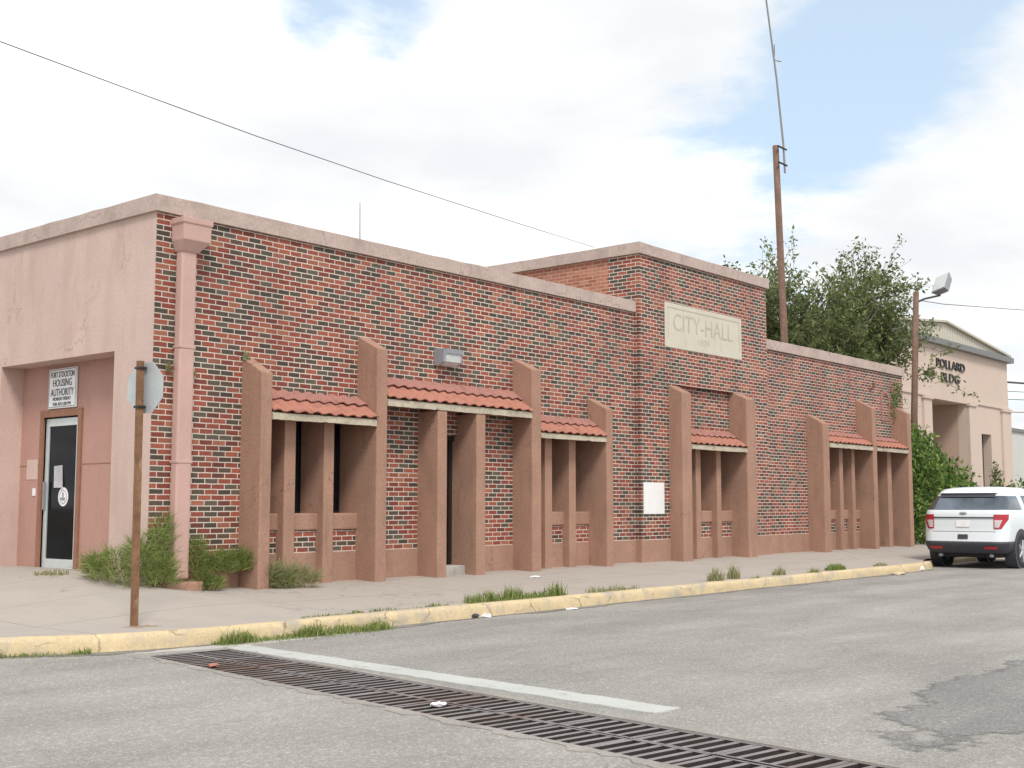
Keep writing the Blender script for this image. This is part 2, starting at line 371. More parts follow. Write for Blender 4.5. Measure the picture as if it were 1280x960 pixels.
for i in (0, 1):
    d = N(nt, 'ShaderNodeMath', operation='DIVIDE'); L.new(sx.outputs[i], d.inputs[0]); L.new(zb.outputs[0], d.inputs[1]); L.new(d.outputs[0], cmb.inputs[i])
cn = N(nt, 'ShaderNodeTexNoise', Scale=2.3, Detail=10.0, Roughness=.60, Distortion=.2); L.new(cmb.outputs[0], cn.inputs['Vector'])
acc = cn.outputs['Fac']
# where the cloud deck is open (negative) or piled up (positive)
for d, cosr, amt in (((.845,.418,.333), .9865, -.17), ((.874,.334,.352), .985, -.16), ((.838,.486,.248), .9915, -.13), ((.619,.688,.377), .9962, -.30), ((.68,.64,.372), .9975, -.20), ((.656,.681,.325), .9992, -.10),
                     ((.935,.27,.235), .988, .26), ((.749,.578,.324), .975, .16), ((.529,.796,.295), .95, .22)):
    dp = N(nt, 'ShaderNodeVectorMath', operation='DOT_PRODUCT'); dp.inputs[1].default_value = Vector(d).normalized(); L.new(nm.outputs[0], dp.inputs[0])
    mr = N(nt, 'ShaderNodeMapRange', interpolation_type='SMOOTHSTEP'); mr.inputs[1].default_value = cosr; mr.inputs[2].default_value = 1.0; mr.inputs[4].default_value = amt; L.new(dp.outputs['Value'], mr.inputs[0])
    a = N(nt, 'ShaderNodeMath', operation='ADD'); L.new(acc, a.inputs[0]); L.new(mr.outputs[0], a.inputs[1]); acc = a.outputs[0]
cmask = N(nt, 'ShaderNodeMapRange', interpolation_type='SMOOTHSTEP'); cmask.inputs[1].default_value = .24; cmask.inputs[2].default_value = .50; L.new(acc, cmask.inputs[0])
n2 = N(nt, 'ShaderNodeTexNoise', Scale=1.7, Detail=7.0, Roughness=.55); L.new(cmb.outputs[0], n2.inputs['Vector'])
cc = ramp(nt, [(.34, (5.2, 5.35, 5.55)), (.47, (5.75, 5.85, 5.9)), (.60, (7.7, 7.7, 7.6))]); L.new(n2.outputs['Fac'], cc.inputs['Fac'])
# thin veil over the blue
veil = N(nt, 'ShaderNodeMix', data_type='RGBA'); veil.inputs[0].default_value = .66; L.new(sky.outputs[0], veil.inputs[6]); veil.inputs[7].default_value = (4.5, 5.45, 6.3, 1)
cmx = N(nt, 'ShaderNodeMix', data_type='RGBA'); L.new(cmask.outputs[0], cmx.inputs[0]); L.new(veil.outputs[2], cmx.inputs[6]); L.new(cc.outputs['Color'], cmx.inputs[7])
L.new(cmx.outputs[2], bg.inputs['Color']); bg.inputs['Strength'].default_value = .1
vs = S.view_settings; vs.view_transform = 'Standard'; vs.look = 'None'; vs.gamma = 1; vs.use_curve_mapping = False; vs.exposure = .78
S.cycles.max_bounces = 6; S.cycles.use_denoising = True

# ------------------------------------------------------------------ ground
ZR = -.28      # road level
def sm(a, b, x):
    t = max(0., min(1., (x-a)/(b-a))); return t*t*(3-2*t)
obj('ground', bx(-900, 900, -900, 900, -1.2, -1.0), M['soil'])['kind'] = 'structure'

# drainage trough across the street: a slot left open in the road sheet
G0 = Vector((-1.99, -3.72)); GD = Vector((-.150, -.99)).normalized(); GN = Vector((-GD.y, GD.x)); GLEN, GW = 8.7, .425
def gp(u, v, z): p = G0 + GD*u + GN*v; return (p.x, p.y, z)
hole = [gp(0, -GW, ZR), gp(0, GW, ZR), gp(GLEN, GW, ZR), gp(GLEN, -GW, ZR)]
outer = [(-200, 40, ZR), (300, 40, ZR), (300, -120, ZR), (-200, -120, ZR)]
road = obj_py('road', outer+hole, [(0,4,5,1), (1,5,6,2), (2,6,7,3), (3,7,4,0)], M['asphalt']); road['kind'] = 'structure'
for p in road.data.polygons:
    if p.normal.z < 0: p.flip()

# kerb line (inner edge = back of kerb), from up the side street round the corner and along the facade
KL = []
KL += [(-4.12, y) for y in (26., 18., 12., 8., 5., 3., 1.5, .4)]
for k in range(1, 13):
    a = R(180 + 90*k/13); KL.append((-1.5+2.62*math.cos(a), -.55+2.62*math.sin(a)))
KL += [(x, -3.19-.02*min(1, (x+1.5)/4)*5.) for x in (-1.5, -.9, -.3, .4, 1.2, 2.2, 3.4, 5., 7., 9., 11., 13., 15., 16.2)]
KL += [(17.2, -3.1), (17.9, -2.85), (18.6, -2.62), (19.6, -2.5), (22, -2.45), (26, -2.4), (34, -2.4), (60, -2.4)]
KZ = -.128
def wall_base(x, y):
    s = (max(y, 0) if x <= 0.5 else 0) - (max(x, 0) if y <= .5 else 0)
    return .2*sm(-.9, 1.1, s)
def dist_b(x, y):
    return math.hypot(max(0, -x), max(0, -y))
def walk_z(x, y):
    t = min(1, dist_b(x, y)/3.0)
    return wall_base(x, y)*(1-sm(.1, 1, t)) + KZ*t
def inner_of(p):
    x, y = p
    if y > .4: return (1.4, y)
    if x > .8: return (x, 1.4)
    return (1.0, 1.0) 
SEG = 26
vs_, fs_ = [], []
dense = []
for a, b in zip(KL, KL[1:]):
    n = max(1, int(math.dist(a, b)/.5))
    dense += [(a[0]+(b[0]-a[0])*k/n, a[1]+(b[1]-a[1])*k/n) for k in range(n)]
dense.append(KL[-1])
for p in dense:
    q = inner_of(p)
    for k in range(SEG+1):
        t = k/SEG; x = p[0]+(q[0]-p[0])*t; y = p[1]+(q[1]-p[1])*t
        z = KZ if k == 0 else walk_z(x, y)
        z = KZ + (z-KZ)*min(1, t*5)
        vs_.append((x, y, z))
for i in range(len(dense)-1):
    for k in range(SEG):
        a = i*(SEG+1)+k; fs_.append((a, a+1, a+SEG+2, a+SEG+1))
def sidewalk_mat():
    m = M['concrete']; nt = m.node_tree; L = nt.links; b = nt.nodes['Principled BSDF']
    src = b.inputs['Base Color'].links[0].from_socket
    g = N(nt, 'ShaderNodeNewGeometry'); sp = N(nt, 'ShaderNodeSeparateXYZ'); L.new(g.outputs['Position'], sp.inputs[0])
    nz = N(nt, 'ShaderNodeTexNoise', Scale=2.0, Detail=4.0); L.new(g.outputs['Position'], nz.inputs['Vector'])
    acc = None
    for i, sz, off in ((0, 3.05, .9), (1, 1.55, .12)):
        ad = N(nt, 'ShaderNodeMath', operation='MULTIPLY_ADD'); ad.inputs[1].default_value = .03; L.new(nz.outputs['Fac'], ad.inputs[0]); L.new(sp.outputs[i], ad.inputs[2])
        a2 = N(nt, 'ShaderNodeMath', operation='ADD'); a2.inputs[1].default_value = off+90; L.new(ad.outputs[0], a2.inputs[0])
        pp = N(nt, 'ShaderNodeMath', operation='PINGPONG'); pp.inputs[1].default_value = sz/2; L.new(a2.outputs[0], pp.inputs[0])
        lt = N(nt, 'ShaderNodeMapRange'); lt.inputs[1].default_value = .004; lt.inputs[2].default_value = .014; lt.inputs[3].default_value = .6; lt.inputs[4].default_value = 0; L.new(pp.outputs[0], lt.inputs[0])
        if acc is None: acc = lt.outputs[0]
        else:
            mxm = N(nt, 'ShaderNodeMath', operation='MAXIMUM'); L.new(acc, mxm.inputs[0]); L.new(lt.outputs[0], mxm.inputs[1]); acc = mxm.outputs[0]
    mx = N(nt, 'ShaderNodeMix', data_type='RGBA'); mx.inputs[7].default_value = (.17,.15,.13,1); L.new(acc, mx.inputs[0]); L.new(src, mx.inputs[6]); L.new(mx.outputs[2], b.inputs['Base Color'])
sidewalk_mat()
sw = obj_py('sidewalk', vs_, fs_, M['concrete'], smooth=True); sw['kind'] = 'structure'

# kerb: rounded profile swept along the line; outward = to the road
prof = [(-.02, KZ+.002), (.03, KZ+.012), (.10, KZ+.012), (.135, KZ-.002), (.152, KZ-.035), (.165, KZ-.09), (.178, ZR-.06)]
kv, kf = [], []
for i, p in enumerate(dense):
    a = dense[max(0, i-1)]; b = dense[min(len(dense)-1, i+1)]
    d = Vector((b[0]-a[0], b[1]-a[1])).normalized(); o = Vector((d.y, -d.x))
    wob = .008*math.sin(i*1.7)+.006*math.sin(i*.63+1)
    drop = -.05*sm(17.0, 18.6, p[0]) if p[0] < 40 else -.05
    for (q, z) in prof: kv.append((p[0]+o.x*(q+wob*(q > 0)), p[1]+o.y*(q+wob*(q > 0)), z+wob*.35+(drop if z > ZR-.02 else 0)))
n = len(prof)
for i in range(len(dense)-1):
    for k in range(n-1):
        a = i*n+k; kf.append((a, a+1, a+n+1, a+n))
kb = obj_py('kerb', kv, kf, M['kerb'], smooth=True); kb['kind'] = 'structure'
bm = bmesh.new(); bm.from_mesh(kb.data); bmesh.ops.recalc_face_normals(bm, faces=bm.faces); bm.to_mesh(kb.data); bm.free()

def skirt(me, z):
    bm = bmesh.new(); bm.from_mesh(me)
    for e in [e for e in bm.edges if len(e.link_faces) == 1]:
        a, b = e.verts; f = bm.faces.new((a, b, bm.verts.new((b.co.x, b.co.y, z)), bm.verts.new((a.co.x, a.co.y, z))))
    bmesh.ops.remove_doubles(bm, verts=[v for v in bm.verts if abs(v.co.z-z) < 1e-6], dist=1e-5)
    bm.to_mesh(me); bm.free()
def sheet(name, pts, z, m, sub=0, rough_edge=0.0):
    out = []
    for a, b in zip(pts, pts[1:]+pts[:1]):
        n = max(1, int(math.dist(a, b)/.12)) if rough_edge else 1
        for k in range(n):
            t = k/n; out.append((a[0]+(b[0]-a[0])*t+random.uniform(-1, 1)*rough_edge, a[1]+(b[1]-a[1])*t+random.uniform(-1, 1)*rough_edge, z))
    bm = bmesh.new(); f = bm.faces.new([bm.verts.new(p) for p in out]); f.normal_update()
    if f.normal.z < 0: f.normal_flip()
    bmesh.ops.triangulate(bm, faces=bm.faces[:])
    o = obj(name, bm, m); skirt(o.data, ZR-.01); o['kind'] = 'structure'; return o
sheet('gutter', [(-3.0, -2.86), (-2.4, -3.42), (-1.5, -3.66), (-1.2, -3.67), (.3, -3.62), (.3, -3.28), (-1.4, -3.33), (-2.3, -3.10), (-2.8, -2.74)], ZR+.004, M['gutter'], rough_edge=.02)
sheet('road_marking', [(-1.28, -3.68), (-1.765, -8.906), (-2.054, -8.90), (-1.57, -3.72)], ZR+.008, M['line'], rough_edge=.014)
def soft_patch():
    m = M['patch']; nt = m.node_tree; L = nt.links; b = nt.nodes['Principled BSDF']; out = nt.nodes['Material Output']
    g = N(nt, 'ShaderNodeNewGeometry'); mp = N(nt, 'ShaderNodeMapping'); mp.inputs['Location'].default_value = (-.42, 13.9, 0); mp.inputs['Scale'].default_value = (1/4.2, 1/.76, 0); mp.inputs['Rotation'].default_value = (0, 0, R(0))
    L.new(g.outputs['Position'], mp.inputs['Vector']); ln = N(nt, 'ShaderNodeVectorMath', operation='LENGTH'); L.new(mp.outputs[0], ln.inputs[0])
    nz = N(nt, 'ShaderNodeTexNoise', Scale=1.6, Detail=9.0, Roughness=.7); L.new(g.outputs['Position'], nz.inputs['Vector'])
    ad = N(nt, 'ShaderNodeMath', operation='MULTIPLY_ADD'); ad.inputs[1].default_value = 1.3; L.new(nz.outputs['Fac'], ad.inputs[0]); L.new(ln.outputs['Value'], ad.inputs[2])
    mr = N(nt, 'ShaderNodeMapRange', interpolation_type='SMOOTHSTEP'); mr.inputs[1].default_value = 1.52; mr.inputs[2].default_value = 1.66; mr.inputs[3].default_value = 1; mr.inputs[4].default_value = 0; L.new(ad.outputs[0], mr.inputs[0])
    tr_ = N(nt, 'ShaderNodeBsdfTransparent'); mx = N(nt, 'ShaderNodeMixShader'); L.new(mr.outputs[0], mx.inputs[0]); L.new(tr_.outputs[0], mx.inputs[1]); L.new(b.outputs[0], mx.inputs[2]); L.new(mx.outputs[0], out.inputs['Surface'])
soft_patch()
bm = bmesh.new(); bm.faces.new([bm.verts.new(p) for p in ((-2.35, -11.7, ZR+.003), (7.2, -11.7, ZR+.003), (7.2, -9.2, ZR+.003), (-1.9, -9.2, ZR+.003))]); obj('road_patch', bm, M['patch'])['kind'] = 'structure'

gd, gi = [], []
for k in range(0, len(dense)):
    p = dense[k]
    if p[1] > -1.2 or p[0] > 17: continue
    a = dense[k-1]; b = dense[min(k+1, len(dense)-1)]; d = Vector((b[0]-a[0], b[1]-a[1])).normalized(); o = Vector((d.y, -d.x))
    for sub in range(3):
        q = (p[0]+(b[0]-p[0])*sub/3, p[1]+(b[1]-p[1])*sub/3); w = .19+max(.004, .05+.07*math.sin(q[0]*1.9)+.045*math.sin(q[0]*5.3+2)+random.uniform(-.02, .025))
        gd.append((q[0]+o.x*.165, q[1]+o.y*.165, ZR+.010)); gd.append((q[0]+o.x*w, q[1]+o.y*w, ZR+.010))
for k in range(len(gd)//2-1): gi.append((2*k, 2*k+1, 2*k+3, 2*k+2))
gdo = obj_py('gutter_dirt', gd, gi, mottled('gutter_dirt', (.235,.22,.195), .3, 3.0, .97, .5, 40, .2)); gdo['kind'] = 'structure'
for p in gdo.data.polygons:
    if p.normal.z < 0: p.flip()
skirt(gdo.data, ZR-.01)
# trough with iron grates
tr = empty('drainage_trough', (G0.x, G0.y, ZR)); tag(tr, 'long iron drainage grate in two rows crossing the street beside the white line', 'drain grate')
def P_(name, bm, m, par, loc=None, **k):
    """child with world-space mesh under an Empty that stands at its own base"""
    o = obj(name, bm, m, None, **k); o.parent = par; o.matrix_parent_inverse = par.matrix_basis.inverted(); return o
bm = bmesh.new()
c = [gp(-.02, -GW-.02, ZR-.02), gp(-.02, GW+.02, ZR-.02), gp(GLEN+.02, GW+.02, ZR-.02), gp(GLEN+.02, -GW-.02, ZR-.02)]
vt = [bm.verts.new(p) for p in c]; vb = [bm.verts.new((p[0], p[1], ZR-.42)) for p in c]
bm.faces.new(vb)
for i in range(4): bm.faces.new((vt[i], vb[i], vb[(i+1) % 4], vt[(i+1) % 4]))
P_('channel', bm, M['void'], tr)
bm = bmesh.new()
for s in (-1, 1):
    n = 110; pr = []
    for k in range(n+1):
        u = -.14+(GLEN+.2)*k/n
        pr.append((bm.verts.new(gp(u, s*(GW-.01), ZR+.006)), bm.verts.new(gp(u, s*(GW+.02+max(0, (.05 if s < 0 else .02)+.035*math.sin(k*.9)+.02*math.sin(k*2.3+1)+random.uniform(-.02, .03))), ZR+.006))))
    for a, b in zip(pr, pr[1:]):
        f = bm.faces.new((a[0], a[1], b[1], b[0])); f.normal_update()
        if f.normal.z < 0: f.normal_flip()
skirt(P_('concrete_rim', bm, M['rim'], tr).data, ZR-.01)
PL = .62
for k in range(int(GLEN/PL)):
    for s in (0, 1):
        v0, v1 = (-GW+.012, -.008) if s == 0 else (.008, GW-.012)
        u0, u1 = k*PL+.006, (k+1)*PL-.006
        bm = bmesh.new(); z1 = ZR-.004+random.uniform(-.004, .003); z0 = z1-.035
        def gbar(ua, ub, va, vb_, za, zb):
            prism(bm, [gp(ua, va, za), gp(ub, va, za), gp(ub, vb_, za), gp(ua, vb_, za)], (0, 0, zb-za))
        gbar(u0, u1, v0, v0+.022, z0, z1); gbar(u0, u1, v1-.022, v1, z0, z1)
        nb = 5
        for j in range(nb+1):
            uc = u0+.02+(u1-u0-.04)*j/nb
            gbar(uc-.02, uc+.02, v0+.022, v1-.022, z0, z1-.002)
        bm.normal_update()
        for f in bm.faces: f.material_index = 0 if f.normal.z > .7 else 1  # lit colour on upward faces, painted shade on the rest
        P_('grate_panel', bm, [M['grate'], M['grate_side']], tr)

# ------------------------------------------------------------------ city hall
CH = empty('brick_building', (0, 0, 0)); tag(CH, 'single storey brick civic building with terracotta piers, tiled canopies and raised centre block', 'building')

def wall_panel(x0, x1, z0, z1, yf, yb, holes):
    """wall slab with openings; faces only where visible"""
    bm = bmesh.new()
    xs = sorted({x0, x1, *[h[0] for h in holes], *[h[1] for h in holes]}); zs = sorted({z0, z1, *[h[2] for h in holes], *[h[3] for h in holes]})
    def inh(x, z): return any(h[0] < x < h[1] and h[2] < z < h[3] for h in holes)
    V = {}
    def v(x, y, z):
        k = (round(x, 5), round(y, 5), round(z, 5))
        if k not in V: V[k] = bm.verts.new(k)
        return V[k]
    def q(*p):
        try: bm.faces.new([v(*a) for a in p])
        except ValueError: pass
    solid = lambda i, j: 0 <= i < len(xs)-1 and 0 <= j < len(zs)-1 and not inh((xs[i]+xs[i+1])/2, (zs[j]+zs[j+1])/2)
    for i in range(len(xs)-1):
        for j in range(len(zs)-1):
            if not solid(i, j): continue
            a, b, c, d = xs[i], xs[i+1], zs[j], zs[j+1]
            q((a,yf,c),(b,yf,c),(b,yf,d),(a,yf,d)); q((a,yb,c),(a,yb,d),(b,yb,d),(b,yb,c))
            if not solid(i-1, j): q((a,yf,c),(a,yf,d),(a,yb,d),(a,yb,c))
            if not solid(i+1, j): q((b,yf,c),(b,yb,c),(b,yb,d),(b,yf,d))
            if not solid(i, j-1): q((a,yf,c),(a,yb,c),(b,yb,c),(b,yf,c))
            if not solid(i, j+1): q((a,yf,d),(b,yf,d),(b,yb,d),(a,yb,d))
    return bm

FY = -.43                        # plane of pier fronts and fascias
ZB = -.25                        # walls go below the pavement
# walls
h_left = [(1.50, 3.60, .90, 2.36), (4.92, 5.83, .12, 2.2), (7.28, 9.38, .90, 2.36)]
obj('brick_wall', wall_panel(0, 10.85, ZB, 4.86, 0, .46, h_left), M['brick'], CH)
h_mid = [(12.1, 14.6, ZB, 3.52)]
obj('brick_wall', wall_panel(10.85, 16.0, ZB, 6.02, -.12, .0, h_mid), M['brick'], CH)
obj('brick_wall', wall_panel(12.0, 14.7, ZB, 3.7, .004, .46, [(12.12, 14.6, .90, 2.36)]), M['brick'], CH)
h_right = [(18.3, 21.1, .90, 2.62), (21.1, 23.32, ZB, 2.62)]
obj('brick_wall', wall_panel(16.0, 24.0, ZB, 4.66, .002, .46, h_right), M['brick'], CH)
# side of the raised centre block: face brick returning .6 m, then common brick
bm = bx(10.85, 11.15, .002, .62, 4.2, 6.02); obj('brick_return', bm, M['brick'], CH)
obj('side_wall', bx(10.852, 11.15, .62, 12, 4.2, 6.02), M['common'], CH)
obj('side_wall', bx(15.7, 15.998, .002, 12, 4.2, 6.02), M['common'], CH)
obj('side_wall', bx(23.7, 23.998, .462, 12, ZB, 4.66), M['common'], CH)
obj('back_wall', bx(0.02, 23.98, 12, 12.3, ZB, 4.6), M['common'], CH)
obj('roof', bx(.3, 10.9, .3, 12, 4.3, 4.42), M['gutter'], CH)
obj('roof', bx(11.1, 15.75, -.02, 12, 5.6, 5.72), M['gutter'], CH)
obj('roof', bx(15.9, 23.75, .3, 12, 4.2, 4.32), M['gutter'], CH)
# left, stuccoed side with the recessed entrance (mesh of x = const planes)
bm = bmesh.new()
box(bm, -.004, .35, .006, .878, ZB, 3.11)
box(bm, -.004, .35, .006, 14, 3.11, 4.86)
box(bm, -.004, .35, 3.86, 14, ZB, 3.11)
bmesh.ops.remove_doubles(bm, verts=bm.verts, dist=1e-5)
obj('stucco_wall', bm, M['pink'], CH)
DX = .35
dy0, dy1, dz0, dz1 = 2.27, 3.20, .17, 2.35
bm = bmesh.new()
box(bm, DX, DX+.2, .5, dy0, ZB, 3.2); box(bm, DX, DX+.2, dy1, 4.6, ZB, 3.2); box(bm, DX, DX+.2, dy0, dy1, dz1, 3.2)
obj('recess_wall', bm, M['rose'], CH)
bm = bx(DX-.004, DX+.01, .5, 2.16, 1.652, 1.664); obj('stucco_joint', bm, M['trimwood'], CH)
bm = bx(DX-.004, DX+.01, 3.31, 4.6, 1.652, 1.664); obj('stucco_joint', bm, M['trimwood'], CH)
obj('recess_step', bx(-.12, DX+.4, .86, 3.9, -.2, .172), M['concrete'], CH, bevel=.015)
# aluminium entrance door with brown trim
dr = obj('entrance_door', bx(DX+.02, DX+.06, dy0+.01, dy0+.10, dz0+.01, dz1-.02), M['alu'], CH)
bm = bmesh.new()
box(bm, DX+.018, DX+.064, dy1-.10, dy1-.01, dz0+.01, dz1-.02)
box(bm, DX+.019, DX+.062, dy0+.10, dy1-.10, dz0+.012, dz0+.155)
box(bm, DX+.019, DX+.062, dy0+.10, dy1-.10, dz1-.13, dz1-.022)
obj('door_frame', bm, M['alu'], dr)
obj('pane', bx(DX+.035, DX+.05, dy0+.09, dy1-.09, dz0+.15, dz1-.12), M['glass'], dr)
obj('handle', bx(DX-.03, DX+.02, dy1-.075, dy1-.05, 1.02, 1.42), M['lampbody'], dr, bevel=.006)
bm = bmesh.new()
box(bm, DX-.03, DX+.03, dy0-.09, dy0, dz0-.01, dz1+.10); box(bm, DX-.03, DX+.03, dy1, dy1+.09, dz0-.01, dz1+.10); box(bm, DX-.032, DX+.03, dy0, dy1, dz1, dz1+.10)
obj('door_trim', bm, M['trimwood'], CH)
obj('interior', bx(DX+.3, DX+.4, 1.8, 3.7, 0, 2.8), M['void'], CH)

# copings
def coping(bm, pts):
    pass
bm = bmesh.new()
def wavy_box(x0, x1, y0, y1, z0, z1, ax):
    n = max(2, int((x1-x0 if ax == 0 else y1-y0)/.35)); last = None
    for k in range(n+1):
        t = k/n; w = random.uniform(-.006, .006); w2 = random.uniform(-.005, .005)
        if ax == 0: sec = [(x0+(x1-x0)*t, y0+w2, z0), (x0+(x1-x0)*t, y1, z0), (x0+(x1-x0)*t, y1, z1+w), (x0+(x1-x0)*t, y0+.005+w2, z1+w), (x0+(x1-x0)*t, y0+w2, z1-.005+w)]
        else: sec = [(x0+w2, y0+(y1-y0)*t, z0), (x1, y0+(y1-y0)*t, z0), (x1, y0+(y1-y0)*t, z1+w), (x0+.005+w2, y0+(y1-y0)*t, z1+w), (x0+w2, y0+(y1-y0)*t, z1-.005+w)]
        r = [bm.verts.new(p) for p in sec]
        if last:
            for i in range(5): bm.faces.new((last[i], last[(i+1) % 5], r[(i+1) % 5], r[i]))
        else: bm.faces.new(r)
        last = r
    bm.faces.new(last[::-1])
wavy_box(-.05, 9.02, -.05, .36, 4.855, 5.075, 0); bmesh.ops.recalc_face_normals(bm, faces=bm.faces); obj('coping', bm, M['coping'], CH)
bm = bmesh.new(); wavy_box(9.035, 10.84, -.05, .36, 4.855, 5.07, 0); bmesh.ops.recalc_face_normals(bm, faces=bm.faces); obj('coping', bm, M['coping'], CH)
bm = bmesh.new(); wavy_box(-.052, .36, .362, 14, 4.857, 5.073, 1); bmesh.ops.recalc_face_normals(bm, faces=bm.faces); obj('coping', bm, M['coping'], CH)
bm = bmesh.new(); wavy_box(10.79, 16.06, -.18, .2, 6.015, 6.235, 0); bmesh.ops.recalc_face_normals(bm, faces=bm.faces); obj('coping', bm, M['coping'], CH)
bm = bmesh.new(); wavy_box(10.788, 11.2, .2, 12, 6.016, 6.237, 1); bmesh.ops.recalc_face_normals(bm, faces=bm.faces); obj('coping', bm, M['coping'], CH)
bm = bmesh.new(); wavy_box(15.65, 16.058, .2, 12, 6.016, 6.234, 1); bmesh.ops.recalc_face_normals(bm, faces=bm.faces); obj('coping', bm, M['coping'], CH)
bm = bmesh.new(); wavy_box(16.002, 24.06, -.05, .36, 4.655, 4.885, 0); bmesh.ops.recalc_face_normals(bm, faces=bm.faces); obj('coping', bm, M['coping'], CH)

# piers: sloped tops, (x0, x1, z at wall, z at front)
def pier(x0, x1, zw, zf, yb=.37, yf=FY, ywall=0.0):
    bm = bmesh.new()
    prism(bm, [(x0, yb, ZB), (x0, yf, ZB), (x0, yf, zf), (x0, ywall-.01, zw), (x0, yb, zw)], (x1-x0, 0, 0))
    return obj('pier', bm, M['terra'], CH, bevel=.018)
PIERS = [(1.40, 1.585, 3.09, 2.86), (3.52, 3.735, 3.60, 3.39), (7.13, 7.38, 3.59, 3.385), (9.285, 9.49, 3.06, 2.84),
         (11.87, 12.22, 3.55, 3.33), (14.46, 14.86, 3.57, 3.37), (18.12, 18.44, 3.27, 3.03), (20.95, 21.19, 3.80, 3.56), (23.22, 23.46, 3.80, 3.56)]
for p in PIERS: pier(*p)
for x0, x1 in ((4.82, 5.03), (5.72, 5.935)):   # posts either side of the doorway, under the canopy
    obj('door_post', bx(x0, x1, FY, .20, ZB, 2.545), M['terra'], CH, bevel=.014)
# mullion posts in the window bays
def mull(x0, x1, zt): obj('mullion', bx(x0, x1, -.16, .35, ZB, zt), M['terra'], CH, bevel=.012)
for x0, x1 in ((2.03, 2.23), (2.75, 2.94), (7.82, 8.02), (8.51, 8.71), (12.80, 12.99), (13.63, 13.81)): mull(x0, x1, 2.32)
for x0, x1 in ((19.54, 19.74), (20.25, 20.43), (22.45, 22.71)): mull(x0, x1, 2.58)
# plinths
for x0, x1, yy in ((.0, 1.40, 0), (1.585, 3.52, 0), (3.735, 4.82, 0), (5.935, 7.13, 0), (7.38, 9.285, 0), (9.49, 10.85, 0), (10.85, 11.87, -.12), (12.22, 14.46, .004), (14.86, 16.0, -.12), (16.0, 18.12, .002), (18.44, 20.95, .002)):
    obj('plinth', bx(x0+.002, x1-.002, yy-.022, yy+.05, ZB, .42), M['terra'], CH, bevel=.008)
obj('plinth', bx(10.826, 10.9, -.14, .04, ZB, .421), M['terra'], CH)
# sills and windows
for x0, x1, zt in ((1.575, 3.53, 2.36), (7.37, 9.295, 2.36), (12.21, 14.47, 2.36), (18.43, 20.96, 2.62)):
    obj('sill', bx(x0, x1, -.035, .36, .735, .972), M['terra'], CH, bevel=.022)
    bm = bmesh.new()
    box(bm, x0, x1, .365, .41, .95, 1.0); box(bm, x0, x1, .365, .41, zt-.06, zt+.0)
    n = 3
    for k in range(n+1):
        xx = x0+(x1-x0)*k/n; box(bm, xx-.03, xx+.03, .362, .412, 1.0, zt-.06)
    w = obj('window', bm, M['bronze'], CH)
    obj('pane', bx(x0, x1, .385, .395, .96, zt), M['winglass'], w)
# centre doorway
d2 = obj('door', bx(5.0, 5.76, .13, .17, .16, 2.12), M['bronze'], CH)
obj('pane', bx(5.1, 5.66, .118, .135, .35, 1.98), M['winglass'], d2)
obj('handle', bx(5.45, 5.475, .07, .12, 1.0, 1.25), M['chrome'], d2, bevel=.005)
bm = bmesh.new(); box(bm, 4.93, 5.82, .06, .2, 2.12, 2.19); box(bm, 5.64, 5.72, .10, .2, .16, 2.12); obj('door_frame', bm, M['bronze'], CH)
obj('doorstep', bx(5.035, 5.715, -.20, .3, -.2, .135), M['gutter'], CH, bevel=.015)
d3 = obj('door', bx(21.3, 23.1, .9, .95, -.05, 2.5), M['bronze'], CH)
obj('pane', bx(21.4, 23.0, .885, .905, .2, 2.3), M['winglass'], d3)
bm = bmesh.new(); box(bm, 21.0, 21.19, .37, .95, ZB, 2.62); box(bm, 23.22, 23.4, .37, .95, ZB, 2.62); box(bm, 21.19, 23.22, .47, .95, 2.55, 2.62); obj('entry_lining', bm, M['terra'], CH)
obj('interior', bx(.6, 23.6, 1.0, 1.1, -.2, 4.1), M['void'], CH)

# tiled canopies
def tiles(x0, x1, ya, za, yb, zb, lift, pitch=.225):
    """one course of S tiles, from (ya,za) at the top to (yb,zb) at the eave"""
    n = int((x1-x0)/.0125); rows = 5; vs, fs = [], []
    sl = Vector((0, yb-ya, zb-za)).normalized(); nrm = Vector((0, sl.z, -sl.y))
    if nrm.z < 0: nrm = -nrm
    jit = [random.uniform(-.012, .012) for _ in range(60)]; jh = [random.uniform(-.006, .006) for _ in range(60)]
    for bot in (0, 1):
        for r in range(rows+1):
            t = r/rows
            for k in range(n+1):
                x = x0+(x1-x0)*k/n; u = (x-x0)/pitch; i = int(u); ph = u-i
                hgt = .021*math.sin(math.pi*ph/.62) if ph < .62 else -.009*math.sin(math.pi*(ph-.62)/.38)
                hgt += .004*math.sin(u*2*math.pi*5)
                tt = t*(1+jit[i % 60]*(t > .9))
                y = ya+(yb-ya)*tt; z = za+(zb-za)*tt
                o = nrm*(hgt+lift*(.35+.65*t)+jh[i % 60]*t-(.016 if bot else 0))
                vs.append((x, y+o.y, z+o.z))
    N_ = n+1; off = (rows+1)*N_
    for r in range(rows):
        for k in range(n):
            a = r*N_+k; fs.append((a, a+1, a+N_+1, a+N_)); fs.append((off+a, off+a+N_, off+a+N_+1, off+a+1))
    for k in range(n):
        a = rows*N_+k; fs.append((a, a+1, off+a+1, off+a)); fs.append((k, off+k, off+k+1, k+1))
    for r in range(rows):
        a = r*N_; fs.append((a, a+N_, off+a+N_, off+a)); a += n; fs.append((a, off+a, off+a+N_, a+N_))
    return vs, fs
